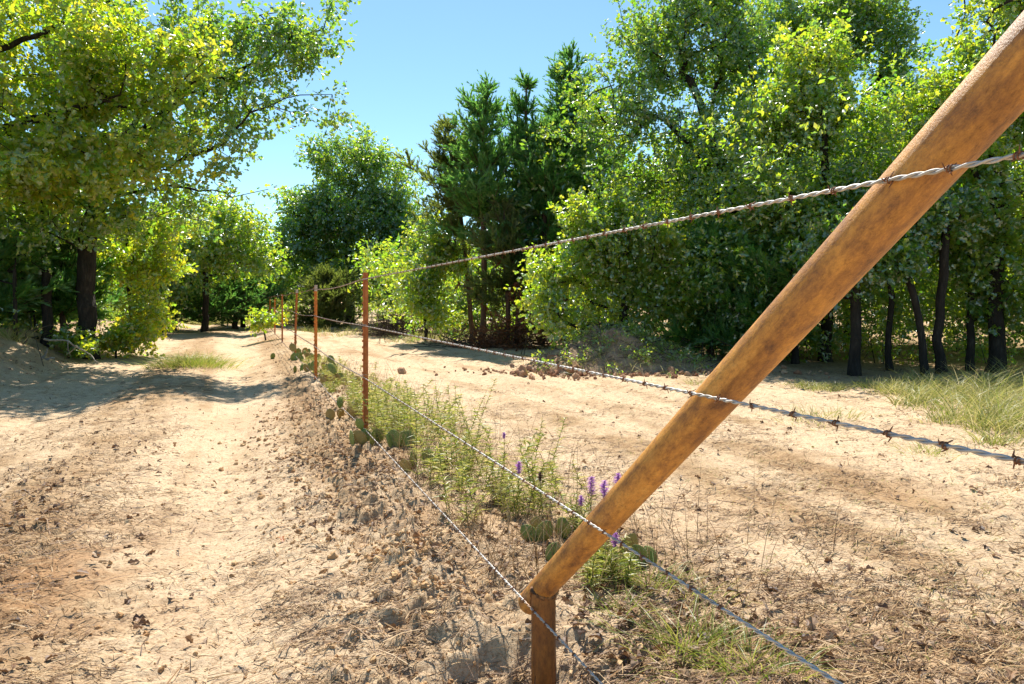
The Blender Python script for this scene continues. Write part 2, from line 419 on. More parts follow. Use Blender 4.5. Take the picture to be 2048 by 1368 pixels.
for c_, w_, a_ in ((1.85, .13, .7), (2.75, .2, .5), (3.55, .12, .7), (4.6, .2, .6), (-1.62, .12, .5), (-2.6, .14, .5)):
    bare = bare - a_ * np.exp(-((UU - c_ - .25 * np.sin(AL * .22)) / w_) ** 2) * (.2 + 1.3 * sstep(.35, .6, fbm(XX * 1.1, YY * 1.1, 63, 3)))
bare = bare * sstep(-6.5, -4.0, UU + fbm(XX, YY, 4, 3)) * (1 - .8 * sstep(11.5, 13.0, YY + .9 * XX - 2.5 + fbm(XX, YY, 8, 3)) * sstep(1.0, 3.0, UU) * (XX > 1))
red = sstep(.55, .75, fbm(XX * .8, YY * .8, 73, 4)) * .25 + .9 * np.exp(-(np.hypot((XX + 2.4) / .9, (YY - 3.1) / .9)) ** 2) * sstep(.3, .6, fbm(XX * 4, YY * 4, 75, 3)) \
    + .5 * np.exp(-(np.hypot((XX - 1.1) / .8, (YY - 2.35) / .22)) ** 2)
Vg = np.stack([XX, YY, ZZ], -1).reshape(-1, 3)
I, J = np.meshgrid(np.arange(nx - 1), np.arange(ny - 1))
q = np.stack([J * nx + I, J * nx + I + 1, (J + 1) * nx + I + 1, (J + 1) * nx + I], -1).reshape(-1, 4)
uc = UU[:-1, :-1].ravel(); yc = YY[:-1, :-1].ravel(); xc = XX[:-1, :-1].ravel()
wl = .12 * (fbm(xc * .7, yc * .7, 83, 2) - .5)
left_road = (uc > -4.2 + wl) & (uc < -.5 + wl) & (yc > -60) & (yc < 46)
right_road = (uc > 1.0 + wl) & (uc < 4.9 + .0 * yc + wl) & (yc > -60) & (yc < 40)
# smooth normals of the whole sheet so that the seams between its pieces do not show
gx = np.gradient(ZZ, xs, axis=1); gy = np.gradient(ZZ, ys, axis=0)
NRM = np.stack([-gx, -gy, np.ones_like(ZZ)], -1); NRM /= np.linalg.norm(NRM, axis=-1, keepdims=True)
NRM = NRM.reshape(-1, 3)
def sheet(name, mask, label, cat):
    f = q[mask]; used, inv = np.unique(f, return_inverse=True); f = inv.reshape(-1, 4)
    o = add_mesh(name, [(Vg[used], f, 0, True)], M['soil'])
    me = o.data
    for nm, arr in (('bare', bare), ('red', red)):
        a = me.attributes.new(nm, 'FLOAT', 'POINT'); a.data.foreach_set('value', np.clip(arr, 0, 1).ravel()[used].astype(np.float32))
    me.normals_split_custom_set_from_vertices(NRM[used])
    o['kind'] = 'structure'; o['label'] = label; o['category'] = cat
    return o
sheet('dirt_road', left_road, 'sandy two-track dirt road on the trunk side of the wire fence', 'road')
sheet('dirt_road', right_road, 'wide pale dirt road curving behind the leaning pipe', 'road')
sheet('ground', ~(left_road | right_road), 'sandy clearing ground with a churned berm under the fence', 'ground')

# ------------------------------------------------------------------ leaf templates
LV = np.array([[0, 0, 0], [0, .5, .02], [0, 1, -.06],
               [.10, .16, .04], [.26, .34, .07], [.13, .50, .05], [.36, .74, .08], [.20, .94, .03],
               [-.10, .16, .04], [-.26, .34, .07], [-.13, .50, .05], [-.36, .74, .08], [-.20, .94, .03]])
LF = np.array([[0, 3, 4, 5, 6, 7, 2, 1], [0, 1, 2, 12, 11, 10, 9, 8]])
SV = np.array([[0, 0, 0], [.28, .55, .09], [0, 1, -.05], [-.28, .55, .09], [0, .5, 0]])
SF = np.array([[0, 1, 2, 4], [0, 4, 2, 3]])
SV[4] = (0, .5, 0)

def leaves(centers, radii, per, size, lobed=True, mat=0, droop=.25, flat=.75, elong=None):
    """leaf clumps of uneven density round cluster centres"""
    n = len(centers); cnt = rng.poisson(per * (radii / radii.mean()) ** 2 * rng.uniform(.6, 1.4, n))
    idx = np.repeat(np.arange(n), cnt); T = len(idx)
    g = np.arange(T) // 6; ng = T // 6 + 1               # rosettes of about six leaves at each twig tip
    d = unit(ng)[g]; rr = (rng.uniform(0, 1, ng) ** .5)[g]
    off = d * (rr * radii[idx])[:, None]; off[:, 2] *= flat
    off = off + rng.normal(size=(T, 3)) * (.042 * size / .11)
    if elong is not None:      # shoots stretch away from the trunk
        al = np.sum(off * elong[idx], axis=1, keepdims=True); off = off * .8 + elong[idx] * al * .9
    pos = centers[idx] + off
    ax = d * .55 + rng.normal(size=(T, 3)) * .8; ax[:, 2] -= droop
    nr = (rng.normal(size=(ng, 3)) * .55)[g] + rng.normal(size=(T, 3)) * .7 + np.array([0, -.15, .7])
    R = frames(ax, nr)
    s = size * rng.uniform(.5, 1.3, T)
    return scatter(LV if lobed else SV, LF if lobed else SF, pos, R, s, mat)

class Skel:
    """branch skeleton: nodes hung on the nearest part of what is already there"""
    def __init__(self, root):
        self.p = [np.array(root, float)]; self.par = [-1]; self.len = [0.]
    def add(self, p, par):
        self.p.append(np.array(p, float)); self.par.append(par)
        self.len.append(self.len[par] + np.linalg.norm(self.p[-1] - self.p[par])); return len(self.p) - 1
    def path(self, pts, par, step=.3, wob=.05):
        for t in pts:
            t = np.array(t, float); a = self.p[par]; n = max(1, int(np.linalg.norm(t - a) / step))
            for i in range(1, n + 1):
                q_ = a + (t - a) * i / n + (rng.normal(size=3) * wob if i < n else 0)
                par = self.add(q_, par)
        return par
    def hang(self, targets, alpha=.35, step=.45):
        base = np.array(self.p)
        order = np.argsort(np.min(np.linalg.norm(targets[:, None] - base[None], axis=2), axis=1))
        ends = np.zeros(len(targets), int)
        for k in order:
            t = targets[k]; A = np.array(self.p); dd = np.linalg.norm(A - t, axis=1)
            cost = dd + alpha * np.array(self.len) * .5 + .8 * np.maximum(0, A[:, 2] - t[2] - .2)
            par = int(np.argmin(cost)); a = self.p[par]; D = np.linalg.norm(t - a); n = max(1, int(D / step))
            for i in range(1, n + 1):
                f = i / n; q_ = a + (t - a) * f; q_[2] += .10 * D * math.sin(math.pi * f) * .6
                if i < n: q_ = q_ + rng.normal(size=3) * .05 * min(D, 2)
                par = self.add(q_, par)
            ends[k] = par
        return ends
    def build(self, r_base, r_tip=.006, k=7, flare=1.5, expo=2.3):
        n = len(self.p); w = np.zeros(n); ch = [[] for _ in range(n)]
        for i in range(1, n): ch[self.par[i]].append(i)
        for i in range(n - 1, -1, -1):
            w[i] = r_tip ** expo if not ch[i] else sum(w[c] for c in ch[i])
        r = w ** (1 / expo)
        e = math.log(r_base / r_tip) / max(1e-6, math.log(r[0] / r_tip)); r = r_tip * (r / r_tip) ** e
        p = np.array(self.p)
        d = np.zeros((n, 3))
        for i in range(1, n): d[i] = p[i] - p[self.par[i]]
        d[0] = (0, 0, 1)
        main = [max(c, key=lambda j: w[j]) if c else -1 for c in ch]
        ii = np.arange(1, n); pp = np.array(self.par[1:])
        ism = np.array([main[self.par[i]] == i for i in range(1, n)])
        r0 = np.where(ism, r[pp], np.minimum(r[pp], r[ii] * 1.2))
        dn = d / np.maximum(np.linalg.norm(d, axis=1, keepdims=True), 1e-9)
        def avg(i):   # direction shared by a ring
            m = main[i]
            return dn[i] + (dn[m] if m >= 0 else 0)
        av = np.array([avg(i) for i in range(n)])
        av[0] = (0, 0, 1)
        d0 = np.where(ism[:, None], av[pp], dn[ii]); d1 = av[ii]
        rr1 = r[ii].copy()
        zb = p[0][2]
        fl = lambda z: 1 + (flare - 1) * np.exp(-np.maximum(0, z - zb) / .22)
        r0 = np.where(ism, r0 * fl(p[pp][:, 2]), r0); rr1 = rr1 * np.where(ism, fl(p[ii][:, 2]), 1)
        big = r0 > .03
        out = []
        for msk, kk in ((big, k), (~big, 4)):
            if msk.any():
                v, f = tubes(p[pp][msk], p[ii][msk], d0[msk], d1[msk], r0[msk], rr1[msk], kk)
                out.append((v, f, 0, True))
        return out

def lobe_points(lobes, n, bias=.36):
    """cluster centres through a set of ellipsoids (cx,cy,cz,rx,ry,rz[,weight])"""
    lobes = [tuple(l) + ((1.,) if len(l) == 6 else ()) for l in lobes]
    vol = np.array([(l[3] * l[4] * l[5]) ** .75 * l[6] for l in lobes]); cnt = np.maximum(1, (n * vol / vol.sum()).round().astype(int))
    out = []
    for l, c in zip(lobes, cnt):
        d = unit(c) * (rng.uniform(.05, 1, c) ** bias)[:, None]
        d *= np.where(rng.uniform(0, 1, c) < .22, rng.uniform(1.05, 1.32, c), 1)[:, None]
        out.append(np.array(l[:3]) + d * np.array(l[3:6]))
    return np.concatenate(out)

def PL(px, py, Y, rx, ry, dep=1.0, w=1.0):
    """a crown lobe: centre, half width and half height in survey pixels at distance Y; dep = depth / width"""
    c = P(px, py, Y); a = rx / F * Y; b = ry / F * Y
    return (c[0], c[1], c[2], a, max(.3, a * dep), b, w)

def oak(label, px, Y, r, guides, lobes, nclus, per, size, mat, clus=(.28, .5), cat='tree', name='oak_tree', group=None, lobed=True,
        base=None, bark='bark', zbase=None, extra=None, r_tip=.006, thin_out=.30):
    bx = (px - CX) / F * Y if base is None else base[0]; by = Y if base is None else base[1]
    bz = (gz(bx, by) if zbase is None else zbase) - .06
    B = np.array([bx, by, bz])
    root = empty(name, B, label, cat, group)
    sk = Skel((0, 0, 0))
    first = None
    for g in guides:
        par = 0
        g = [np.array(x) - B for x in g]
        if first is not None:
            A = np.array(sk.p); par = int(np.argmin(np.linalg.norm(A - g[0], axis=1)))
        par = sk.path(g, par, .28, .025)
        first = par
    pts = lobe_points(lobes, int(nclus * 1.55)); sc_ = 12. / by if by > 12 else 1.; fq = 1.15 * max(.45, sc_)
    nz = vnoise(pts[:, 0] * fq + 7, pts[:, 2] * fq, 5) + vnoise(pts[:, 1] * fq + pts[:, 0] * .3, pts[:, 2] * fq + 3, 6)
    pts = pts[nz > np.quantile(nz, thin_out)] - B
    pts = pts[pts[:, 2] > .2]
    sk.hang(pts)
    add_mesh('trunk', sk.build(r, r_tip), M[bark], root)
    rad = rng.uniform(clus[0], clus[1], len(pts))
    cen = pts.mean(axis=0) * np.array([1, 1, .8]); el = pts - cen + rng.normal(size=pts.shape) * .5; el /= np.linalg.norm(el, axis=1, keepdims=True)
    add_mesh('crown', [leaves(pts, rad * .95, per * .74, size * 1.0, lobed, elong=el)], M[mat], root)
    if extra:
        for (q_, rr, nn, mm, nm) in extra:
            add_mesh(nm, [leaves(np.array([np.array(q_) - B]), np.array([rr]), nn, size * 1.1, True)], M[mm], root)
    return root

# ------------------------------------------------------------------ trees on the left
oak('near oak with yellow-green leaves whose boughs fill the upper left corner', -160, 12.9, .2,
    [[P(-160, 560, 12.9), P(-150, 300, 12.9), P(-120, 60, 12.9)], [P(-140, 330, 12.9), P(60, 240, 12.9), P(240, 190, 12.9)], [P(-130, 150, 12.9), P(140, 40, 12.9), P(330, 70, 12.9)]],
    [PL(10, 45, 13.2, 120, 70, .6), PL(90, 170, 13.0, 160, 80, .6), PL(60, 95, 13.0, 330, 115, .55), PL(-40, 280, 13.0, 260, 150, .8), PL(250, 140, 12.9, 190, 105, .55), PL(120, 330, 12.9, 180, 85, .8), PL(300, 300, 12.9, 120, 70, .7, .6)],
    520, 60, .125, 'oak_yellow', (.26, .46), thin_out=.2)
oak('tall oak with a thick black trunk leaning limbs out over the dirt road', 174, 15., .185,
    [[P(172, 560, 15.), P(174, 480, 15.), P(196, 405, 14.9), P(240, 330, 14.8), P(290, 200, 14.6), P(330, 60, 14.6)],
     [P(235, 350, 14.8), P(330, 330, 14.5), P(450, 285, 14.2), P(500, 225, 14), P(600, 190, 13.8)],
     [P(215, 400, 14.9), P(330, 370, 14.5), P(450, 385, 14.2)],
     [P(260, 290, 14.7), P(350, 200, 14.6), P(430, 120, 14.6), P(520, 30, 14.6)]],
    [PL(280, 160, 15., 190, 190, .8), PL(440, 130, 14.6, 130, 120, .9), PL(560, 80, 14.4, 100, 75, .9), PL(610, 190, 14., 80, 55, .9), PL(600, 30, 14.4, 80, 60, .8), PL(420, 270, 14.4, 130, 50, .9, .7),
     PL(490, 375, 14., 85, 34, .9, 1.3), PL(330, 420, 14.6, 120, 45, .9, .7), PL(150, 380, 15.2, 120, 80, .9), PL(130, 445, 14.2, 120, 42, .8), PL(235, 440, 14.4, 70, 40, .9), PL(665, 235, 13.8, 30, 30, 1, .7), PL(560, 410, 14, 30, 20, 1, .6)],
    470, 54, .115, 'oak_dark', (.22, .42), thin_out=.26, r_tip=.007, extra=[(P(288, 318, 13.6), .2, 46, 'orange_leaf', 'orange_leaves')])
oak('bushy young oak in bright yellow-green leaf right beside the black trunk', 262, 17.2, .07,
    [[P(262, 600, 17.2), P(255, 480, 17.1), P(270, 400, 17)]],
    [PL(265, 470, 17, 80, 90, .9), PL(305, 520, 16.8, 60, 45, .9), PL(255, 610, 16.6, 65, 80, .8), PL(300, 630, 16.4, 40, 50, .9, .8), PL(225, 680, 15.6, 30, 25, 1, .6), PL(330, 420, 17, 50, 50, 1)],
    150, 58, .125, 'oak_yellow', (.24, .42))
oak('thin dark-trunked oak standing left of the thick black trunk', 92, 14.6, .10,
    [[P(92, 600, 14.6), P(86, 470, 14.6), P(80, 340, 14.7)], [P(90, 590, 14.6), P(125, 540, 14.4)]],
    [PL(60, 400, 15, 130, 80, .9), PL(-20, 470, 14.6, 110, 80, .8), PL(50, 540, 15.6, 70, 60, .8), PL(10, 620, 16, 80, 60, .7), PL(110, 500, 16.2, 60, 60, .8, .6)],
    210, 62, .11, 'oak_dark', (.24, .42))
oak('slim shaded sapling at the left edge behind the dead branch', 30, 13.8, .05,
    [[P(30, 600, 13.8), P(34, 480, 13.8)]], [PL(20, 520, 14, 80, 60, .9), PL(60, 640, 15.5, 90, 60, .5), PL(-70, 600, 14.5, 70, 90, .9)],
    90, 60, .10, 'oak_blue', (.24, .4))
oak('low sunlit seedling oak at the left foot of the black trunk', 138, 14.5, .02, [[P(138, 690, 14.5), P(136, 650, 14.5)]], [PL(138, 672, 14.5, 26, 32, .9), PL(160, 700, 14.3, 18, 16, .9)], 26, 50, .10, 'oak_fresh', (.14, .26), group='seedling oaks on the left bank')
oak('low sunlit seedling oak right of the black trunk at the road edge', 232, 15.4, .02, [[P(232, 690, 15.4), P(236, 660, 15.4)]], [PL(236, 672, 15.4, 34, 26, .9), PL(270, 655, 15.6, 30, 24, .9)], 36, 50, .11, 'oak_yellow', (.14, .28), group='seedling oaks on the left bank')
oak('rounded yellow-green oak beyond the black trunk where the road bends', 410, 29, .13,
    [[P(410, 540, 29), P(415, 440, 29)]],
    [PL(400, 455, 29, 85, 65, .9), PL(470, 470, 28.5, 55, 45, .9), PL(370, 530, 29, 60, 45, .9), PL(450, 540, 28.5, 70, 40, .9), PL(515, 520, 28.5, 35, 30, 1)],
    170, 75, .17, 'oak_fresh', (.42, .75))
oak('leafy mid-green oak left of the road end, above the squat cedar', 322, 27.5, .09, [[P(322, 580, 27.5), P(326, 480, 27.5)]],
    [PL(330, 480, 27.5, 55, 55, .9), PL(300, 560, 27.5, 55, 50, .9), PL(355, 570, 27.3, 40, 40, .9), PL(280, 620, 26.5, 40, 30, .9)], 130, 60, .16, 'oak_dark', (.36, .62))
oak('low spreading oak filling the gap at the road end', 486, 35.5, .11, [[P(486, 600, 35.5), P(490, 540, 35.5)]],
    [PL(490, 520, 35.5, 60, 45, .9), PL(455, 580, 35, 45, 40, .9), PL(530, 590, 35, 40, 35, .9)], 130, 62, .19, 'oak_dark', (.42, .7))
oak('bright bushy oak at the far end of the fence line', 520, 38, .10,
    [[P(522, 570, 38), P(525, 520, 38)]], [PL(520, 545, 38, 55, 50, .9), PL(470, 580, 37, 40, 35, .9), PL(565, 570, 38, 35, 35, .9)],
    110, 65, .20, 'oak_fresh', (.5, .8))
oak('tall spreading oak standing alone behind the T-posts', 700, 37, .24,
    [[P(702, 560, 37), P(690, 470, 37), P(715, 360, 37), P(705, 300, 37)], [P(692, 480, 37), P(640, 440, 36.6), P(590, 430, 36.5)], [P(700, 470, 37), P(770, 430, 36.8), P(810, 400, 36.8)], [P(705, 400, 37), P(650, 340, 37)]],
    [PL(700, 320, 37, 75, 48, .9), PL(620, 395, 37, 55, 60, .9), PL(770, 380, 37, 70, 60, .9), PL(700, 430, 36.6, 110, 60, .8), PL(610, 490, 36.5, 60, 45, .9), PL(800, 470, 37, 55, 70, .9), PL(690, 540, 37, 110, 60, .8), PL(760, 460, 37, 70, 70, .8), PL(640, 440, 37, 70, 60, .8), PL(640, 310, 37, 35, 30, 1, .6)],
    760, 58, .19, 'oak_dark', (.36, .66), thin_out=.10, r_tip=.010)

# ------------------------------------------------------------------ trees on the right
oak('bright sapling oak with lime leaves left of the cedars', 850, 20.5, .045,
    [[P(850, 600, 20.5), P(856, 500, 20.5)], [P(850, 610, 20.5), P(880, 560, 20.4)]],
    [PL(855, 480, 20.5, 45, 40, .9), PL(840, 550, 20.3, 48, 40, .9), PL(895, 530, 20.4, 40, 50, .9), PL(880, 610, 20.2, 55, 35, .9)],
    120, 66, .13, 'oak_fresh', (.26, .42))
oak('big dark oak with forked trunk in the middle of the right-hand wood', 1490, 16.5, .19,
    [[P(1500, 600, 16.5), P(1495, 480, 16.5), P(1440, 330, 16.6), P(1380, 160, 16.6)], [P(1498, 480, 16.5), P(1560, 380, 16.4), P(1590, 240, 16.4)], [P(1450, 360, 16.6), P(1330, 240, 16.4), P(1240, 220, 16.3)]],
    [PL(1400, 90, 17, 140, 90, .8), PL(1300, 110, 16.8, 100, 95, .9), PL(1215, 190, 16.6, 80, 85, .9), PL(1290, 280, 16.6, 130, 90, .9), PL(1420, 270, 16.8, 140, 110, .9), PL(1340, 400, 16.6, 120, 90, .9), PL(1470, 420, 17.2, 110, 100, .9), PL(1150, 260, 16.8, 45, 70, 1, .7), PL(1390, 0, 17, 110, 60, .8), PL(1560, 530, 17, 120, 90, .8), PL(1500, 180, 17.2, 80, 110, .9), PL(1480, 20, 17.4, 60, 60, .9)],
    980, 48, .105, 'oak_dark', (.2, .42), thin_out=.16, r_tip=.008)
oak('lower shrubby oak with glossy leaves reaching the ground behind the mound', 1245, 14.2, .09,
    [[P(1250, 600, 14.2), P(1245, 480, 14.2)], [P(1250, 620, 14.2), P(1330, 520, 14.0)]],
    [PL(1200, 440, 14.2, 80, 60, .9), PL(1150, 540, 14.0, 85, 60, .8), PL(1260, 500, 13.9, 100, 80, .8), PL(1140, 620, 13.6, 75, 45, .7), PL(1240, 600, 13.8, 90, 55, .7), PL(1340, 560, 14, 80, 80, .8), PL(1090, 600, 13.8, 40, 45, .9, .8)],
    470, 50, .102, 'oak_fresh', (.2, .38), thin_out=.28, r_tip=.007)
oak('light green oak rising behind the leaning pipe, crown of pale leaves', 1650, 13.8, .11,
    [[P(1650, 600, 13.8), P(1655, 400, 13.7), P(1640, 220, 13.6), P(1630, 120, 13.6)], [P(1652, 420, 13.7), P(1730, 320, 13.6)]],
    [PL(1620, 130, 13.6, 75, 70, .9), PL(1590, 230, 13.6, 90, 70, .9), PL(1560, 330, 13.6, 80, 70, .9), PL(1690, 270, 13.6, 90, 80, .9), PL(1610, 420, 13.6, 100, 60, .9), PL(1530, 440, 13.6, 60, 55, .9), PL(1750, 360, 13.6, 70, 60, .9)],
    560, 48, .098, 'oak_fresh', (.19, .36), thin_out=.28, r_tip=.008)
oak('tallest oak of the right-hand wood, crown standing against the sky', 1700, 21, .2,
    [[P(1700, 560, 21), P(1690, 300, 21), P(1690, 80, 21)], [P(1692, 260, 21), P(1770, 130, 21)]],
    [PL(1650, 60, 21, 100, 80, .9), PL(1750, 90, 21, 80, 75, .9), PL(1720, 0, 21, 90, 50, .9), PL(1560, 30, 21, 60, 60, .9), PL(1780, 200, 21, 70, 70, .9), PL(1720, 330, 21, 120, 90, .9), PL(1500, 100, 22, 50, 60, .9)],
    620, 50, .128, 'oak_dark', (.26, .48), thin_out=.14, r_tip=.008)
oak('leafy oak at the right edge behind the top of the pipe', 1990, 11.6, .12,
    [[P(1990, 600, 11.6), P(2000, 420, 11.6), P(1985, 200, 11.6), P(1990, 60, 11.6)], [P(1992, 420, 11.6), P(1930, 300, 11.5)]],
    [PL(1990, 60, 11.8, 80, 90, .9), PL(1960, 200, 11.8, 110, 80, .9), PL(2080, 160, 11.8, 110, 130, .9), PL(1930, 320, 11.6, 90, 80, .9), PL(2050, 400, 11.6, 110, 100, .9), PL(2020, 540, 11.5, 80, 60, .9), PL(1900, 440, 11.7, 70, 60, .9), PL(2060, -60, 11.8, 110, 80, .9), PL(1850, 250, 12, 50, 60, .9), PL(2120, 600, 11.4, 70, 60, .9)],
    680, 48, .098, 'oak_fresh', (.18, .36), thin_out=.28, r_tip=.007)
thin = [(1708, 11.3, .085, 'straight thick black trunk just right of the leaning pipe', [(1712, 560), (1706, 440)], [(1700, 500, 90, 60), (1660, 590, 60, 40)]),
        (1780, 11.9, .05, 'slim straight dark oak, second trunk right of the pipe', [(1779, 560), (1784, 430)], [(1790, 440, 80, 60)]),
        (1852, 10.9, .055, 'dark oak trunk bowed to the left in the shaded grove', [(1838, 640), (1815, 550), (1800, 470)], [(1800, 450, 60, 50), (1760, 520, 50, 30)]),
        (1884, 11.1, .07, 'upright black oak trunk beside the bowed one', [(1880, 600), (1888, 500), (1885, 400)], [(1890, 420, 80, 50)]),
        (1940, 11.8, .06, 'dark trunk near the right edge above the tall grass', [(1941, 620), (1936, 500)], [(1950, 500, 60, 45), (1990, 600, 50, 50)]),
        (1590, 13.2, .06, 'thin dark trunk glimpsed just left of the pipe', [(1592, 600), (1600, 480)], [(1590, 540, 80, 60), (1500, 600, 70, 60)])]
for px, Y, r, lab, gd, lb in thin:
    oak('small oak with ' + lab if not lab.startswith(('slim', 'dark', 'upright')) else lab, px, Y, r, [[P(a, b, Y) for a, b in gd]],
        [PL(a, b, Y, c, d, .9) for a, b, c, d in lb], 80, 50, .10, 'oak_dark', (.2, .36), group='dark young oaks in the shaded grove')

# ------------------------------------------------------------------ cedars
def spray_block(p, d, size, n_leaf, mat=0):
    """feathery sprays: thin scale-leaf shoots along each spray axis"""
    S = len(p); d = d / np.linalg.norm(d, axis=1, keepdims=True)
    t = rng.uniform(.05, 1, (S, n_leaf)); idx = np.repeat(np.arange(S), n_leaf); t = t.ravel()
    pos = p[idx] + d[idx] * (t * size[idx])[:, None]
    ax = d[idx] * 1.25 + unit(len(idx)) * .6; ax[:, 2] += .1
    R = frames(ax, unit(len(idx)))
    s = size[idx] * rng.uniform(.25, .5, len(idx)) * (1.15 - .6 * t)
    tv = np.array([[-.06, 0, 0], [.06, 0, 0], [.11, .55, .03], [0, 1, 0], [-.11, .55, .03]])
    return scatter(tv, np.array([[0, 1, 2, 3, 4]]), pos, R, s, mat)

def cedar(label, px, Y, height, r, z0, maxw, nbr, mat='cedar', lean=(0, 0), base=None, group='cedars beside the clearing', gap=0., dead=0, nspray=17, nleaf=22, z1=None):
    nbr = int(nbr * 2.3); maxw *= 1.15
    bx = (px - CX) / F * Y; by = Y; bz = gz(bx, by) - .05
    B = np.array([bx, by, bz]); root = empty('cedar_tree', B, label, 'cedar', group)
    sk = Skel((0, 0, 0))
    top = np.array([lean[0], lean[1], height])
    tr = [np.array([0, 0, 0.])]
    for i in range(1, 11):
        f = i / 10; tr.append(top * f + np.array([math.sin(f * 5 + px) * .06, math.cos(f * 4 + px) * .05, 0]))
    par = 0; tn = [0]
    for q_ in tr[1:]:
        par = sk.path([q_], par, .4, .01); tn.append(par)
    tnode = np.array(sk.p); ntr = len(tnode)
    SP = []; SD = []; SS = []
    for b in range(nbr):
        f = z0 + (1 - z0) * rng.uniform(0, 1) ** .85
        if rng.uniform() < gap * (1 - f): continue
        z = f * height; i = int(np.argmin(np.abs(tnode[:ntr, 2] - z)))
        a = rng.uniform(0, 2 * math.pi); Lb = maxw * (1 - (f - z0) / (1 - z0)) ** .75 * rng.choice([.4, .6, .8, 1.0, 1.2, 1.65]) * rng.uniform(.85, 1.15) + .2
        rise = .25 + .75 * f + rng.uniform(-.25, .25)
        d = np.array([math.cos(a), math.sin(a), rise]); d /= np.linalg.norm(d)
        p0 = sk.p[i]; e = p0 + d * Lb; mid = (p0 + e) / 2 - np.array([0, 0, .08 * Lb])
        sk.path([mid, e], i, .3, .02)
        m = max(4, int(1.35 * nspray * Lb / maxw + 2))
        for t in rng.uniform(.12, 1.05, m):
            c = p0 + (e - p0) * t + unit(1)[0] * .06; SP.append(c)
            SD.append(d * .8 + unit(1)[0] * .8 + np.array([0, 0, .25])); SS.append(rng.uniform(.18, .5) * (.6 + .4 * min(1, Lb)))
    for t in np.linspace(.9, 1, 6):
        SP.append(top * t); SD.append(np.array([rng.normal() * .2, rng.normal() * .2, 1])); SS.append(.4)
    add_mesh('trunk', sk.build(r, .007), M['cedar_bark'], root)
    SP = np.array(SP); SD = np.array(SD); SS = np.array(SS)
    add_mesh('crown', [spray_block(SP, SD, SS, nleaf)], M[mat], root)
    if dead:
        k = dead; cp = []
        for j in range(k):
            cp.append(np.array([rng.uniform(-.35, .35), rng.uniform(-.5, -.1), rng.uniform(1.2, 2.6)]))
        cp = np.repeat(np.array(cp), 5, 0) + rng.normal(size=(k * 5, 3)) * .12
        add_mesh('dead_sprays', [spray_block(cp, unit(k * 5) + np.array([0, 0, -.6]), np.full(k * 5, .35), 22)], M['dead_needles'], root)
    return root
def ch(py, Y): return CAMZ - (py - HY) / F * Y
cedar('tall cedar with thin bare trunk, left of the cedar pair against the sky', 962, 19.2, ch(185, 19.2), .085, .38, 1.1, 62, lean=(.15, 0), gap=.3, dead=2)
cedar('slender olive cedar leaning left on a thin trunk', 948, 20.6, ch(262, 20.6), .075, .40, 1.2, 50, 'cedar_olive', lean=(-.75, 0), gap=.3, dead=1)
cedar('narrow pointed cedar, second spire from the left', 1036, 20.2, ch(180, 20.2), .09, .36, .85, 60, lean=(.3, 0), gap=.2)
cedar('dense bright green cedar pressed against the shrubby oak', 1082, 18.8, ch(262, 18.8), .08, .30, 1.0, 80, lean=(.25, 0), dead=2)
cedar('tallest cedar half hidden behind the big dark oak', 1130, 20.5, ch(118, 20.5), .1, .38, 1.25, 70, 'cedar', lean=(.2, 0))
cedar('short cedar with reddish dead lower boughs at the wood edge', 1012, 18.2, ch(420, 18.2), .07, .2, .8, 36, 'cedar_olive', gap=.2, dead=6)
cedar('dark squat cedar at the road end left of the yellow-green oak', 345, 31, ch(490, 31), .13, .03, 2.2, 90, group='cedars at the road end', nspray=12)
cedar('broad blue-green cedar closing the end of the left road', 408, 31.5, ch(520, 31.5), .13, .03, 2.3, 90, group='cedars at the road end', nspray=12)
cedar('low cedar right of the broad one at the road end', 470, 33, ch(540, 33), .12, .03, 2.0, 70, group='cedars at the road end')
cedar('small olive cedar behind the second T-post', 652, 30, ch(545, 30), .06, .03, 1.1, 60, 'cedar_olive', group='cedars at the road end')
cedar('dark cedar low under the boughs at the left edge', -40, 14.0, 1.9, .06, .06, .8, 50, group='cedars on the left bank')
cedar('dark cedar sapling between the thin trunk and the black trunk', 128, 15.8, 2.4, .06, .05, .8, 46, group='cedars on the left bank')
cedar('dark green cedar bush under the forked oak', 1420, 14.8, 2.6, .07, .05, 1.1, 60, group='cedars in the right wood')
cedar('shaded cedar bush just left of the pipe above its middle', 1530, 13.4, 2.2, .06, .05, .9, 50, group='cedars in the right wood')

# ------------------------------------------------------------------ far wood, undergrowth (masses nobody could count)
def mass_tree(x, y, h, w, per, size, n):
    B = np.array([x, y, gz(x, y) - .05])
    lob = [(0, 0, h * .62, w, w, h * .38), (rng.uniform(-.5, .5) * w, rng.uniform(-.5, .5) * w, h * .4, w * .9, w * .9, h * .33), (rng.uniform(-.6, .6) * w, 0, h * .75, w * .6, w * .6, h * .24)]
    pts = lobe_points(lob, n); pts = pts[pts[:, 2] > .3]
    sk = Skel((0, 0, 0)); sk.path([(rng.uniform(-.2, .2), 0, h * .35), (rng.uniform(-.4, .4), 0, h * .6)], 0, .5, .05)
    A = np.array(sk.p); 
    wood = sk.build(.06 + .014 * h)
    v, f, m, s_ = leaves(pts, rng.uniform(.45, .9, len(pts)), per, size, False)
    return shift(wood, B), (v + B, f, rng.integers(1, 4), False)
fw = []
spots = []
for px in np.arange(-420, 2900, 62):
    spots.append((px + rng.uniform(-25, 25), rng.uniform(50, 58)))
    spots.append((px + rng.uniform(-25, 25), rng.uniform(62, 75)))
for px, Y in spots:
    h = 5.2 + rng.uniform(-.6, .6)
    if px > 600: h += 1.8
    if px < 430: h += 2.5
    if px > 1050: h += 2
    w_, l_ = mass_tree((px - CX) / F * Y, Y, h, rng.uniform(1.9, 2.8), 26, .34, 70)
    fw += w_; fw.append(l_)
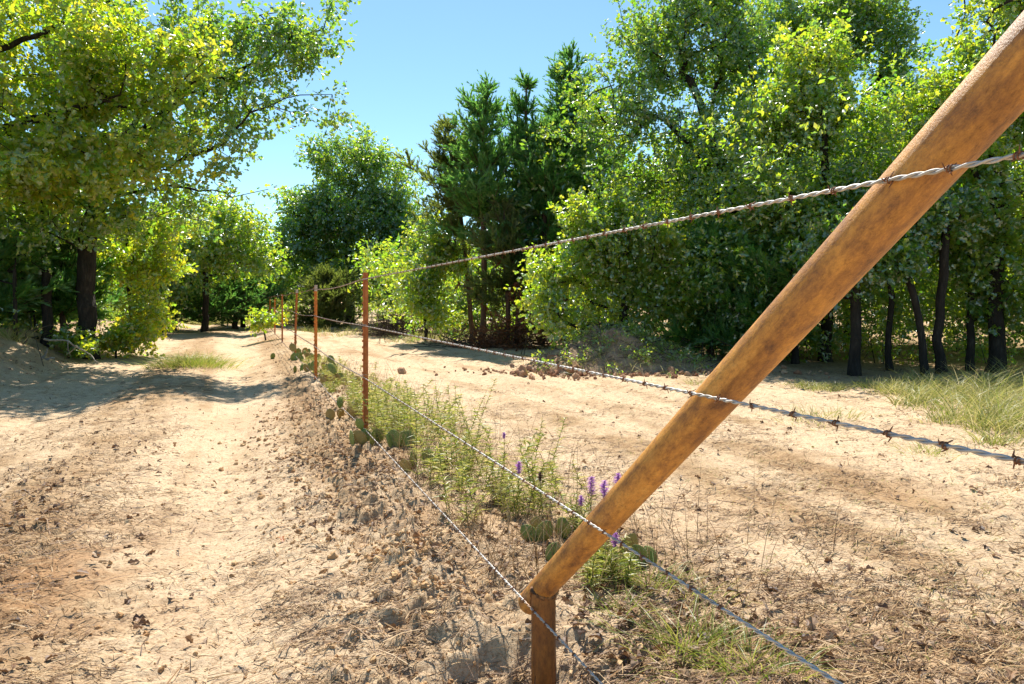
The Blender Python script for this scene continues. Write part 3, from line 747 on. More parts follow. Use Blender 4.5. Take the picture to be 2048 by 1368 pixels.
o = add_mesh('far_wood', fw, [M['bark'], M['oak_dark'], M['oak_blue'], M['oak_fresh']]); tag(o, 'far wood closing the view behind the roads', 'wood', kind='stuff')
near_wood = []
spots = []
for k in range(52):      # depth of the wood on the right
    px = rng.uniform(1130, 2600); Y = rng.uniform(18.5, 36); spots.append((px, Y, rng.uniform(5.5, 7.5)))
for k in range(20):
    px = rng.uniform(800, 1150); Y = rng.uniform(26, 40); spots.append((px, Y, rng.uniform(3.2, 5)))
for k in range(16):
    px = rng.uniform(1480, 2350); spots.append((px, rng.uniform(13.2, 18.5), rng.uniform(4.5, 6.5)))
for k in range(14):
    px = rng.uniform(2100, 3100); Y = rng.uniform(9, 18); spots.append((px, Y, rng.uniform(5, 7)))
for k in range(22):      # and on the left
    Y = rng.uniform(18, 40); X = -SLOPE * Y - rng.uniform(7.5, 17); spots.append((CX + X / Y * F, Y, rng.uniform(4.5, 7.)))
for k in range(26):
    Y = rng.uniform(21, 44); X = -SLOPE * Y - rng.uniform(4.8, 8.5) - .06 * Y; spots.append((CX + X / Y * F, Y, rng.uniform(3.2, 5.2)))
for k in range(8):
    Y = rng.uniform(4, 12); X = -rng.uniform(11.5, 17); spots.append((CX + X / Y * F, Y, rng.uniform(5, 7)))
for px, Y, h in spots:
    w_, l_ = mass_tree((px - CX) / F * Y, Y, h, rng.uniform(1.5, 2.4), 42 if Y > 20 else 80, .2 if Y > 24 else .15 if Y > 19 else .105, 90)
    near_wood += w_; near_wood.append(l_)
o = add_mesh('deep_wood', near_wood, [M['bark'], M['oak_dark'], M['oak_blue'], M['oak_fresh']]); tag(o, 'shaded depth of the wood behind the front trees', 'wood', kind='stuff')

# low brush under the trees
ub = []
pts = []
for k in range(430):
    px = rng.uniform(1120, 2300); dd = rng.uniform(.5, 9); Y = 13.2 - .9 * sstep(1500, 1750, px) + dd; X = (px - CX) / F * Y
    pts.append((X, Y, gz(X, Y) + rng.uniform(.05, .4 + .22 * dd)))
for k in range(380):
    Y = rng.uniform(12, 34); dd = rng.uniform(.2, 7); X = -SLOPE * Y - 4.4 - dd; pts.append((X, Y, gz(X, Y) + rng.uniform(.05, .4 + .25 * dd)))
for k in range(330):
    px = rng.uniform(560, 1160); Y = rng.uniform(33, 44) if px < 780 else rng.uniform(20.5, 32); X = (px - CX) / F * Y; pts.append((X, Y, gz(X, Y) + rng.uniform(.1, 2.2)))
for k in range(70):
    px = rng.uniform(150, 345); Y = rng.uniform(19, 33); X = min((px - CX) / F * Y, -SLOPE * Y - 3.6); pts.append((X, Y, gz(X, Y) + rng.uniform(.05, 1.3)))
pts = np.array(pts)
hv = rng.uniform(0, 1, len(pts)) < .5
for mk_, mi_ in ((hv, 0), (~hv, 2)):
    v, f, _, _ = leaves(pts[mk_], rng.uniform(.28, .65, mk_.sum()), 72, .088, False); ub.append((v, f, mi_, False))
st = []
nb = 900
sp = pts[rng.integers(0, len(pts), nb)] + rng.normal(size=(nb, 3)) * np.array([.5, .5, 0]); sp[:, 2] = ground_h(sp[:, 0], sp[:, 1]) - .03
dr = rng.normal(size=(nb, 3)) * .35 + np.array([0, 0, 1]); ln = rng.uniform(.5, 1.7, nb)
v, f = tubes(sp, sp + dr * ln[:, None], dr, dr, np.full(nb, .009), np.full(nb, .003), 4); ub.append((v, f, 1, True))
o = add_mesh('undergrowth', ub, [M['oak_dark'], M['twig_bark'], M['oak_fresh']]); tag(o, 'shaded leafy undergrowth and bare sticks under the trees', 'undergrowth', kind='stuff')

# ------------------------------------------------------------------ fence
WX0 = .985
def line_pt(Y, X0, z): return np.array([X0 - SLOPE * Y, Y, z])
U = np.array([1 / 1.073, SLOPE / 1.073, 0])                 # to the clearing, square to the fence
A_ = np.array([-SLOPE / 1.073, 1 / 1.073, 0])               # along the fence, away from the camera
posts = [(5.9, 727, 545, 'rust_brown', 'brown steel T-post nearest the camera with studs down its edge', 0, .0),
         (10.0, 629, 570, 'rust_orange', 'bright orange T-post with a pale tip, second from the camera', .09, 0),
         (14.7, 588, 579, 'rust_brown', 'leaning brown T-post with a pale tip, third from the camera', .07, .045),
         (19.4, 562, 588, 'rust_brown', 'dark rusty T-post, fourth from the camera', 0, 0),
         (24.3, 545.5, 598, 'rust_orange', 'rusty T-post between the dark fourth one and the leafy vine', 0, .0),
         (29.2, 537, 597, 'rust_orange', 'orange T-post rising out of the leafy vine', 0, 0),
         (34.0, 527.5, 601, 'rust_orange', 'far orange T-post just beyond the leafy vine', 0, 0),
         (38.8, 522.5, 602.5, 'rust_orange', 'farthest small T-post at the end of the fence', 0, 0)]
WZ = [CAMZ + .186, CAMZ - .203, CAMZ - .635, CAMZ - 1.06]
box_f = np.array([[0, 3, 2, 1], [4, 5, 6, 7], [0, 1, 5, 4], [1, 2, 6, 5], [2, 3, 7, 6], [3, 0, 4, 7]])
def obox(c, ax, hx):
    """box: centre, three axes, half sizes"""
    c = np.array(c, float); s = np.array([[-1, -1, -1], [1, -1, -1], [1, 1, -1], [-1, 1, -1], [-1, -1, 1], [1, -1, 1], [1, 1, 1], [-1, 1, 1]], float) * np.array(hx)
    return c + s @ np.array(ax), box_f
def tpost(i):
    Y, px, py, mat, lab, tip, lean = posts[i]
    X = 1.017 - SLOPE * Y if i > 2 else (px - CX) / F * Y
    g = gz(X, Y); top = CAMZ - (py - HY) / F * Y
    root = empty('t_post', (X, Y, g), lab, 'fence post', 'rusty T-posts of the wire fence')
    H = top - g; axs = [A_, U, np.array([0, 0, 1.])]
    # T outline: flange along the fence, spine towards the clearing, tapered ribs; swept upward with a slight rolled edge
    out = np.array([(-.0175, -.002), (.0175, -.002), (.0185, .002), (.006, .006), (.0035, .040), (-.0035, .040), (-.006, .006), (-.0185, .002)])
    zz = np.array([-.35, 0, H * .5, H - .004, H]); V = []
    for z, s in zip(zz, (1, 1, 1, 1, .9)):
        for a, b in out: V.append(a * s * A_ + b * s * U + np.array([lean * z / H, 0, z]))
    k = len(out); ii = np.arange(k); jj = (ii + 1) % k
    F_ = np.concatenate([np.stack([ii, jj, jj + k, ii + k], 1) + r_ * k for r_ in range(4)])
    V = np.array(V); mi = np.zeros(len(F_), int)
    blocks = [(V, F_, 0, False), (V[-k:], np.arange(k)[None], 0, False)]
    ns = int(H / .055)
    for s in range(ns):
        z = H - .04 - s * .055
        if z < .08: break
        v, f = obox(np.array([lean * z / H, 0, z]) + U * -.0065, axs, (.0055, .0055, .011)); v[[4, 5, 6, 7]] -= np.array([0, 0, .004]); blocks.append((v, f, 0, False))
    body = add_mesh('post_body', blocks, M[mat], root)
    if tip:
        V2 = []
        for z in (H - tip, H + .001):
            for a, b in out * 1.05: V2.append(a * A_ + b * U + np.array([lean * z / H, 0, z]))
        add_mesh('painted_tip', [(np.array(V2), np.stack([ii, jj, jj + k, ii + k], 1), 0, False), (np.array(V2[-k:]), np.arange(k)[None], 0, False)], M['pale_tip'], root)
    for wz in WZ:
        z = wz - g
        t = np.linspace(-.15, 1.15, 13) * math.pi
        p = [np.array([lean * z / H, 0, z + .004 * math.sin(3 * q_)]) + A_ * (.023 * math.cos(q_)) + U * (.046 * max(0, math.sin(q_)) - .012) for q_ in t]
        add_mesh('wire_clip', tube_path(p, .0021, 6), M['clip'], root)
for i in range(len(posts)): tpost(i)

# barb: a coil of two turns with four points
def barb_blocks():
    b = []
    t = np.linspace(0, 4 * math.pi, 26)
    b += tube_path(np.stack([.0047 * np.cos(t), (t / (4 * math.pi) - .5) * .009, .0047 * np.sin(t)], 1), .0013, 5)
    for (a, y, l_) in ((.5, -.005, .011), (2.2, .005, .0105), (3.7, -.003, .0115), (5.3, .004, .0105)):
        d = np.array([math.cos(a), .25 * math.sin(3 * a), math.sin(a)])
        p = np.array([.004 * math.cos(a + 1), y, .004 * math.sin(a + 1)])
        b += tube_path([p, p + d * l_ * .7, p + d * l_], [.0012, .0010, .0002], 5)
    return b
BB = barb_blocks()
barb0 = None
wire_lab = ['top barbed wire strand climbing across the pipe to the upper right', 'second barbed wire strand from the top with rust-red barbs',
            'third barbed wire strand from the top crossing the pipe low down', 'lowest barbed wire strand just above the berm']
ystart = [.42, .42, .42, .42]
for w in range(4):
    z = WZ[w]; Y0, Y1 = .45, 41.5
    base = line_pt(Y0, WX0, z)
    root = empty('barbed_wire', base, wire_lab[w], 'wire', 'barbed wire strands of the fence')
    pys = [p[0] for p in posts]
    def sag(Y):
        s = np.zeros_like(Y); e = [.3] + pys + [43.5]
        for a, b in zip(e[:-1], e[1:]):
            m_ = (Y >= a) & (Y < b); f = (Y - a) / (b - a); s = np.where(m_, 4 * f * (1 - f) * .012 * (1 + (w * 7 + int(a)) % 3) * (b > 6.5), s)
        return s
    yn = np.arange(Y0, 9, .055 / 9 / 1.073); yf = np.linspace(9, Y1, 80)
    blocks = []
    for ph in (0, math.pi):
        th = (yn - Y0) * 1.073 / .055 * 2 * math.pi + ph + w
        p = np.stack([WX0 - SLOPE * yn, yn, z - sag(yn)], 1) + .0022 * (np.cos(th)[:, None] * U + np.sin(th)[:, None] * np.array([0, 0, 1.]))
        blocks += shift(tube_path(p, .0022, 6), -base)
    p = np.stack([WX0 - SLOPE * yf, yf, z - sag(yf)], 1); blocks += shift(tube_path(p, .0036, 5), -base)
    add_mesh('twisted_strand', blocks, M['wire'], root)
    by = np.arange(Y0 + .052, Y1, .098 / 1.073) + rng.uniform(-.006, .006, len(np.arange(Y0 + .052, Y1, .098 / 1.073)))
    # the near ones as parts of their own
    vis = by[(by > (.8 if w == 0 else .85 if w == 1 else 1.35 if w == 2 else 1.7))]
    rest = vis[100:]
    ang = rng.uniform(0, 6.28, len(vis))
    sz = sag(vis)
    yaw = math.atan2(SLOPE, 1)
    for k in range(min(100, len(vis))):
        if barb0 is None:
            o = add_mesh('barb', BB, M['barb_rust'], root); barb0 = o
        else:
            o = barb0.copy(); COL.objects.link(o); o.parent = root
        o.location = Vector(line_pt(vis[k], WX0, z - sz[k]) - base)
        o.rotation_euler = (Matrix.Rotation(yaw, 3, 'Z') @ Matrix.Rotation(ang[k], 3, 'Y')).to_euler()
    far = []
    for k in range(100, len(vis)):
        R = np.array(Matrix.Rotation(yaw, 3, 'Z') @ Matrix.Rotation(ang[k], 3, 'Y'))
        far += shift(BB, line_pt(vis[k], WX0, z - sz[k]) - base, M=R)
    fo = add_mesh('barb_row', far, M['barb_rust'], root); fo['kind'] = 'stuff'

# leaning pipe welded on a short upright pipe
PX0 = 1.04
def Yat(px): return PX0 / (SLOPE + (px - CX) / F)
def brace_pt(px, py):
    Y = Yat(px); return line_pt(Y, PX0, CAMZ - (py - HY) / F * Y)
lo, hi = brace_pt(1066, 1197), brace_pt(1872, 316)
d = (hi - lo) / np.linalg.norm(hi - lo)
RP = .0435
stub_Y = Yat(1087); sb = line_pt(stub_Y, PX0, 0)
root = empty('pipe_brace', (sb[0], sb[1], gz(sb[0], sb[1])), 'rusty ochre pipe leaning across the fence, welded on a short upright pipe', 'brace')
RB = np.array(root.location)
ZA = np.array([0, 0, 1.])
def pipe(name, a, b, r, mt='pipe'):
    """local Z along the pipe so that the rust grain follows it"""
    a = np.array(a); b = np.array(b); L_ = np.linalg.norm(b - a)
    zs = np.concatenate([[0, .004], np.linspace(.02, L_ - .02, 24), [L_ - .004, L_]])
    rr = np.full(len(zs), r); rr[0] = rr[-1] = r * .93
    bl = tube_path(np.stack([np.zeros_like(zs), np.zeros_like(zs), zs], 1), rr, 40)
    o = add_mesh(name, bl, M[mt], root)
    o.rotation_euler = Vector((0, 0, 1)).rotation_difference(Vector((b - a) / L_)).to_euler(); o.location = Vector(a - RB)
    return o
pipe('leaning_pipe', lo - d * .045, hi + d * .62, RP)
zt = lo[2] + (stub_Y - lo[1]) / d[1] * d[2]
pipe('upright_pipe', np.array([sb[0], sb[1], -.75]), np.array([sb[0], sb[1], zt - .012]), RP * .985, 'pipe_dark')
# weld bead following the saddle where the two pipes meet
t = np.linspace(0, 2 * math.pi, 60); wp = []
for q_ in t:
    off = U * math.cos(q_) * RP + A_ * math.sin(q_) * RP
    a = np.dot(off, A_); s_u = np.dot(off, U)
    zc = zt + a * (d[2] / np.dot(d, A_))
    drop = math.sqrt(max(0, RP ** 2 - s_u ** 2)) / math.sqrt(d[2] ** 2 / 1 + np.dot(d, A_) ** 2) / max(.3, abs(np.dot(d, A_)))
    wp.append(np.array([sb[0], sb[1], 0]) + off * 1.01 + ZA * (zc - drop) - RB)
wr = .0075 + .0045 * rng.uniform(-1, 1, 60); wr[-1] = wr[0]
add_mesh('weld_bead', tube_path(wp, wr, 7, False), M['weld'], root)

# ------------------------------------------------------------------ litter, clods, stubble
def ysamp(n, a, b, p):
    u = rng.uniform(0, 1, n)
    e = 1 - p
    return (a ** e + u * (b ** e - a ** e)) ** (1 / e)
def scatter_ground(n, a=1.9, b=26, p=1.7, wide=.95):
    Y = ysamp(n, a, b, p); X = rng.uniform(-wide, wide, n) * Y
    return X, Y
def keep_by(X, Y, dens):
    m = rng.uniform(0, 1, len(X)) < dens; return X[m], Y[m]
X, Y = scatter_ground(800000, 1.9, 24, 1.62)
u = lateral(X, Y)
den = .34 + .55 * np.exp(-((u + .3) / .4) ** 2) * sstep(2.6, 5, Y) + .55 * np.exp(-((u + 2.2) / .45) ** 2) - .28 * np.exp(-((u + 1.12) / .35) ** 2) + .08 * sstep(.1, .3, u) * sstep(1.3, .9, u)
den = den * (.3 + 1.3 * sstep(.38, .68, fbm(X * 1.5, Y * 1.5, 101, 4))) * (.4 + 1.2 * sstep(.4, .65, fbm(X * 6, Y * 6, 103, 3)))
X, Y = keep_by(X, Y, np.clip(den, .05, .6) * .42)
n = len(X)
Z = ground_h(X, Y) + .003
a = np.where(rng.uniform(0, 1, n) < .6, rng.normal(.2, .5, n), rng.uniform(0, math.pi, n))
ax = np.stack([np.cos(a), np.sin(a), rng.normal(0, .16, n)], 1)
nr = np.stack([rng.normal(0, .4, n), rng.normal(0, .4, n), np.ones(n)], 1)
ln = np.exp(rng.normal(math.log(.038), .6, n)) * (1 + .06 * Y); wd = rng.uniform(.0014, .0040, n) * (1 + .09 * Y)
tv = np.array([[-.5, -.5, 0], [.5, -.5, 0], [.45, 0, .06], [.2, .5, 0], [-.2, .5, 0], [-.45, 0, .06]])
blk = scatter(tv, np.array([[0, 1, 2, 5], [5, 2, 3, 4]]), np.stack([X, Y, Z], 1), frames(ax, nr), np.stack([wd, ln, ln], 1))
o = add_mesh('straw_litter', [blk], M['straw']); tag(o, 'short dry straw and twigs strewn over the sand', 'litter', kind='stuff')

X, Y = scatter_ground(80000, 1.9, 24, 1.5)
u = lateral(X, Y)
den = .02 + .45 * np.exp(-((u + .28) / .33) ** 2) * sstep(2.6, 4.5, Y) + .14 * np.exp(-((u + 2.2) / .5) ** 2) + .9 * sstep(-4.0, -4.6, u) + .12 * sstep(.05, .3, u) * sstep(1.2, .8, u)
den *= (.15 + 1.7 * sstep(.4, .66, fbm(X * 2, Y * 2, 111, 4)))
X, Y = keep_by(X, Y, np.clip(den, .004, 1) * .75); n = len(X)
ax = rng.normal(size=(n, 3)) * np.array([1, 1, .35]); nr = rng.normal(size=(n, 3)) * .5 + np.array([0, 0, 1])
s_ = rng.uniform(.018, .055, n)
cv = LV.copy(); cv[:, 2] = cv[:, 2] * 3.0
blk = scatter(cv, LF, np.stack([X, Y, ground_h(X, Y) + .008], 1), frames(ax, nr), s_)
o = add_mesh('leaf_litter', [blk], M['dead_leaf']); tag(o, 'curled brown dead leaves lying along the berm', 'litter', kind='stuff')

# clods: lumpy stones of soil
def ico():
    g = (1 + 5 ** .5) / 2
    v = np.array([(-1, g, 0), (1, g, 0), (-1, -g, 0), (1, -g, 0), (0, -1, g), (0, 1, g), (0, -1, -g), (0, 1, -g), (g, 0, -1), (g, 0, 1), (-g, 0, -1), (-g, 0, 1)], float)
    f = np.array([(0, 11, 5), (0, 5, 1), (0, 1, 7), (0, 7, 10), (0, 10, 11), (1, 5, 9), (5, 11, 4), (11, 10, 2), (10, 7, 6), (7, 1, 8), (3, 9, 4), (3, 4, 2), (3, 2, 6), (3, 6, 8), (3, 8, 9), (4, 9, 5), (2, 4, 11), (6, 2, 10), (8, 6, 7), (9, 8, 1)])
    v /= np.linalg.norm(v[0])
    vs = list(map(tuple, v)); cache = {}; f2 = []
    def mid(a, b):
        k = (min(a, b), max(a, b))
        if k not in cache:
            m = (np.array(vs[a]) + np.array(vs[b])); m /= np.linalg.norm(m); vs.append(tuple(m)); cache[k] = len(vs) - 1
        return cache[k]
    for a, b, c in f:
        ab, bc, ca = mid(a, b), mid(b, c), mid(c, a); f2 += [(a, ab, ca), (b, bc, ab), (c, ca, bc), (ab, bc, ca)]
    return np.array(vs), np.array(f2)
IV, IFc = ico()
def clods(X, Y, size, sink=.05, mat=0):
    n = len(X); out = []
    var = rng.integers(0, 8, n)
    for k in range(8):
        m_ = var == k
        if not m_.any(): continue
        v = IV * (1 + .55 * (rng.uniform(0, 1, len(IV)) - .5))[:, None]
        nn = m_.sum(); pos = np.stack([X[m_], Y[m_], ground_h(X[m_], Y[m_]) + size[m_] * sink], 1)
        R = frames(unit(nn), unit(nn)); s3 = size[m_][:, None] * rng.uniform(.45, 1.15, (nn, 3))
        out.append(scatter(v, IFc, pos, R, s3, mat, False))
    return out
X, Y = scatter_ground(38000, 1.95, 18, 1.7)
u = lateral(X, Y)
den = .07 + .9 * np.exp(-((u + .38) / .3) ** 2) * sstep(2.4, 4, Y) + .35 * np.exp(-((u + .35) / .5) ** 2) * sstep(4.5, 2.5, Y) + .5 * np.exp(-np.hypot((X + .1) / .6, (Y - 2.25) / .35) ** 2)
den *= (.2 + 1.6 * sstep(.4, .62, fbm(X * 3, Y * 3, 121, 3)))
X, Y = keep_by(X, Y, np.clip(den, .01, 1) * .8)
blocks = clods(X, Y, np.exp(rng.normal(math.log(.0058), .42, len(X))))
for (cx, cy, sx, sy, n, s0) in ((-.46, 3.3, .15, .12, 260, .011), (-.28, 2.92, .12, .06, 120, .010), (-.12, 2.22, .2, .08, 240, .012), (.1, 2.3, .25, .1, 50, .012), (-.72, 3.6, .3, .2, 120, .009), (-1.05, 4.6, .25, .5, 420, .010), (-1.55, 5.9, .25, .6, 480, .011), (-2.2, 7.5, .3, .9, 500, .013)):
    bx = rng.normal(cx, sx, n); by = rng.normal(cy, sy, n); by = np.maximum(by, 1.9)
    blocks += clods(bx, by, np.minimum(np.exp(rng.normal(math.log(s0), .42, n)), .04))
o = add_mesh('soil_clods', blocks, M['clod']); tag(o, 'crumbly dry soil clods along the berm and around the pipe foot', 'clods', kind='stuff')

def strips(base, direc, length, width, bend, seg=3, mat=0, down=None):
    """tapering blades that bow over"""
    n = len(base); direc = direc / np.linalg.norm(direc, axis=1, keepdims=True)
    hz = direc.copy(); hz[:, 2] = 0; hz /= np.maximum(np.linalg.norm(hz, axis=1, keepdims=True), 1e-6)
    side = np.cross(direc, rng.normal(size=(n, 3))); side /= np.maximum(np.linalg.norm(side, axis=1, keepdims=True), 1e-6)
    V = []
    for i in range(seg + 1):
        t = i / seg
        c = base + direc * (length * t)[:, None] + hz * (bend * length * t * t)[:, None]; c[:, 2] -= (bend * length * t ** 2 * .55)
        w = width * (1 - .92 * t ** 1.4)
        V.append(c - side * w[:, None] / 2); V.append(c + side * w[:, None] / 2)
    V = np.stack(V, 1)
    q_ = np.array([[2 * i, 2 * i + 1, 2 * i + 3, 2 * i + 2] for i in range(seg)])
    return (V.reshape(-1, 3), (q_[None] + (np.arange(n) * 2 * (seg + 1))[:, None, None]).reshape(-1, 4), mat, True)

# dead stubble: little upright stalks and twigs all over
X, Y = scatter_ground(42000, 1.9, 22, 1.6)
u = lateral(X, Y)
den = .12 + .4 * np.exp(-((u + .2) / .5) ** 2) + .45 * np.exp(-((u + 2.2) / .5) ** 2) - .1 * np.exp(-((u + 1.12) / .4) ** 2) + .15 * sstep(.2, .5, u) * sstep(1.6, 1.0, u)
den *= (.1 + 1.8 * sstep(.42, .64, fbm(X * 1.8, Y * 1.8, 131, 4)))
X, Y = keep_by(X, Y, np.clip(den, .003, 1)); n = len(X)
dr = rng.normal(size=(n, 3)) * .55 + np.array([0, 0, .8]); dr[:, 2] = np.abs(dr[:, 2])
blk = strips(np.stack([X, Y, ground_h(X, Y) - .004], 1), dr, np.exp(rng.normal(math.log(.035), .5, n)), np.full(n, .0028) * (1 + .06 * Y), rng.uniform(0, .6, n), 2)
o = add_mesh('dry_stubble', [blk], M['straw']); tag(o, 'sparse dry grass stubble standing in the sand', 'stubble', kind='stuff')

# ------------------------------------------------------------------ grasses and weeds
def grass_patch(n, fx, fy, lmin, lmax, w, bend=(.2, .9), spread=.45):
    X = fx(n); Y = fy(n) if not callable(getattr(fy, 'dep', None)) else fy.dep(X)
    dr = rng.normal(size=(n, 3)) * spread + np.array([0, 0, 1.]); dr[:, 2] = np.maximum(dr[:, 2], .25)
    return strips(np.stack([X, Y, ground_h(X, Y) - .01], 1), dr, rng.uniform(lmin, lmax, n) , np.full(n, w) * rng.uniform(.7, 1.3, n), rng.uniform(*bend, n), 4)
# tall grass at the edge of the grove, right
cl = []
for k in range(185):
    px = 1580 + 700 * rng.uniform(0, 1) ** .8; Yc = rng.uniform(5.7, 9.4) if px > 1760 else rng.uniform(7.0, 9.2)
    if 1690 < px < 1790 and rng.uniform() < .6: continue
    if rng.uniform() < .25 and px > 1790: continue
    lo_y = 9.3 - 3.7 * sstep(1640, 2000, px); Yc = rng.uniform(lo_y, 9.9)
    Xc = (px - CX) / F * Yc; L_ = (.16 + .30 * sstep(1700, 1950, px) * rng.uniform(.3, 1)) * (.7 if Yc < lo_y + .6 else 1)
    n = rng.integers(40, 80)
    b = np.stack([rng.normal(Xc, .09, n), rng.normal(Yc, .09, n)], 1)
    dr = np.stack([(b[:, 0] - Xc) * 2.2 + rng.normal(0, .28, n) + .15, (b[:, 1] - Yc) * 2.2 + rng.normal(0, .28, n), np.ones(n)], 1)
    cl.append(strips(np.column_stack([b, ground_h(b[:, 0], b[:, 1]) - .01]), dr, L_ * rng.uniform(.5, 1.35, n), rng.uniform(.005, .011, n), rng.uniform(.2, .9, n), 4))
o = add_mesh('tall_grass', cl, M['grass']); tag(o, 'tall yellow-green grass at the edge of the grove', 'grass', kind='stuff')
# pale grass at the end of the left road
cl = []
for k in range(150):
    px = rng.uniform(300, 560); Yc = rng.uniform(38, 45); Xc = (px - CX) / F * Yc; n = 45
    b = np.stack([rng.normal(Xc, .3, n), rng.normal(Yc, .3, n)], 1); dr = rng.normal(size=(n, 3)) * .3 + np.array([0, 0, 1])
    cl.append(strips(np.column_stack([b, ground_h(b[:, 0], b[:, 1]) - .01]), dr, rng.uniform(.25, .75, n), np.full(n, .018), rng.uniform(.1, .6, n), 3))
for k in range(60):
    px = rng.uniform(600, 1080); Yc = rng.uniform(20, 23) if px > 780 else rng.uniform(24, 28); Xc = (px - CX) / F * Yc; n = 30
    b = np.stack([rng.normal(Xc, .25, n), rng.normal(Yc, .25, n)], 1); dr = rng.normal(size=(n, 3)) * .35 + np.array([0, 0, 1])
    cl.append(strips(np.column_stack([b, ground_h(b[:, 0], b[:, 1]) - .01]), dr, rng.uniform(.12, .4, n), np.full(n, .012), rng.uniform(.1, .6, n), 3))
o = add_mesh('roadside_grass', cl, M['grass']); tag(o, 'pale seeding grass along the far road edges', 'grass', kind='stuff')
def clump(label, X, Y, n, r, L_, w, mat='grass_lush', name='grass_clump', group=None, spread=.5):
    Z = gz(X, Y); b = np.stack([rng.normal(0, r, n), rng.normal(0, r, n)], 1)
    dr = np.stack([b[:, 0] / r * .3 + rng.normal(0, spread * .6, n), b[:, 1] / r * .3 + rng.normal(0, spread * .6, n), np.ones(n)], 1)
    o = add_mesh(name, [strips(np.column_stack([b, ground_h(X + b[:, 0], Y + b[:, 1]) - Z - .01]), dr, L_ * rng.uniform(.4, 1.25, n), np.full(n, w), rng.uniform(.2, 1., n), 4)], M[mat], None, (X, Y, Z))
    return tag(o, label, 'grass', group)
def at(px, py):
    Y = F * CAMZ / (py - HY); return (px - CX) / F * Y, Y
X, Y = at(388, 722); clump('green grass tuft alone in the middle of the left dirt road', X, Y, 1100, .34, .36, .008, name='grass_tuft')
g_ = 'yellow-green grass clumps at the foot of the pipe'
for (px, py, n, r, L_, lab) in ((1372, 1290, 240, .075, .15, 'brightest yellow-green grass clump under the third wire'), (1500, 1330, 200, .08, .14, 'yellow-green grass clump near the bottom edge where the third wire leaves'),
                                (1245, 1225, 60, .05, .13, 'thin wiry grass clump just right of the short upright pipe'), (1300, 1165, 110, .07, .15, 'drying grass clump under the purple flower right of the pipe'), (1395, 1180, 70, .06, .1, 'small grass clump out on the sand right of the pipe'),
                                (1850, 900, 160, .10, .14, 'low green grass clump in front of the tall grass')):
    X, Y = at(px, py); clump(lab, X, Y, n, r, L_, .0036, group=g_ if py > 1000 else None)
for (px, py, n, r, L_, lab) in ((22, 728, 160, .10, .5, 'dry pale grass clump at the far left edge of the bank'), (300, 690, 120, .12, .3, 'tawny grass clump at the road edge beside the yellow-green young oak'), (1640, 832, 260, .22, .16, 'low green grass patch just right of the pipe by the grove'), (1395, 770, 90, .1, .16, 'small grass clump in the shade left of the pipe')):
    X, Y = at(px, py); clump(lab, X, Y, n, r, L_, .006, mat='grass', group=None)
# green weeds in a strip along the clearing side of the fence
st = []; lf = []
W = []
for k in range(680):
    Y = ysamp(1, 3.6, 14, 1.1)[0]; u_ = abs(rng.normal(0, .42)) + .06
    if Y > 8 and rng.uniform() < .15: continue
    if Y < 4.2 and rng.uniform() < .6: continue
    X = u_ * 1.073 + 1.017 - SLOPE * Y
    hmax = .28 * math.exp(-((Y - 5.3) / 3.0) ** 2) + .13
    if vnoise(X * 1.7, Y * 1.7, 171) + rng.uniform(-.15, .15) < .36: continue
    W.append((X, Y, hmax * rng.uniform(.35, 1.2)))
for (px, py, h) in ((1080, 1030, .30), (1030, 1035, .22), (1010, 1010, .26), (985, 1000, .3), (1215, 1140, .17), (1200, 1150, .2), (1240, 1160, .16), (1150, 1060, .24), (1185, 1170, .18), (930, 960, .34), (900, 950, .36)):
    X, Y = at(px, py)
    for j in range(5): W.append((X + rng.normal(0, .035), Y + rng.normal(0, .035), h * rng.uniform(.6, 1.1)))
for X, Y, h in W:
    b = np.array([X, Y, gz(X, Y) - .01]); lean = rng.normal(size=2) * .18
    tp = b + np.array([lean[0] * h * 1.6, lean[1] * h * 1.6, h])
    st.append((b, tp))
    n = int(26 + 90 * h); t = rng.uniform(.12, 1, n)
    pos = b + (tp - b) * t[:, None]; a = rng.uniform(0, 6.28, n)
    dr = np.stack([np.cos(a), np.sin(a), rng.uniform(.1, 1., n)], 1)
    lf.append(strips(pos, dr, rng.uniform(.03, .075, n) * (1.2 - .6 * t), np.full(n, .0078), rng.uniform(.2, .8, n), 2, 0))
p0 = np.array([s[0] for s in st]); p1 = np.array([s[1] for s in st])
v, f = tubes(p0, p1, p1 - p0, p1 - p0, np.full(len(p0), .0022), np.full(len(p0), .001), 4)
o = add_mesh('green_weeds', lf + [(v, f, 1, True)], [M['weed'], M['stem']]); tag(o, 'narrow-leaved green weeds growing along the fence', 'weeds', kind='stuff')
# tall dry stems among them
n = 1500; Y = ysamp(n, 2.8, 13, 1.1); X = np.abs(rng.normal(.15, .55, n)) * 1.073 + 1.05 - SLOPE * Y
dr = rng.normal(size=(n, 3)) * .22 + np.array([0, 0, 1])
o = add_mesh('dry_stems', [strips(np.stack([X, Y, ground_h(X, Y) - .01], 1), dr, rng.uniform(.15, .5, n), np.full(n, .0035), rng.uniform(.05, .5, n), 3)], M['straw']); tag(o, 'thin dry seed stems rising above the fence-line weeds', 'stems', kind='stuff')
# scattered tiny seedlings on the clearing
n = 2600; X, Y = scatter_ground(n, 2.2, 16, 1.6); m_ = lateral(X, Y) > .6; X = X[m_]; Y = Y[m_]
k = 5; X = np.repeat(X, k) + rng.normal(0, .018, len(X) * k); Y = np.repeat(Y, k) + rng.normal(0, .018, len(Y) * k); n = len(X)
dr = rng.normal(size=(n, 3)) * .6 + np.array([0, 0, .8])
o = add_mesh('seedling_grass', [strips(np.stack([X, Y, ground_h(X, Y) - .004], 1), dr, rng.uniform(.015, .05, n), np.full(n, .003), rng.uniform(.2, .8, n), 2)], M['grass']); tag(o, 'tiny sparse grass seedlings on the clearing', 'grass', kind='stuff')

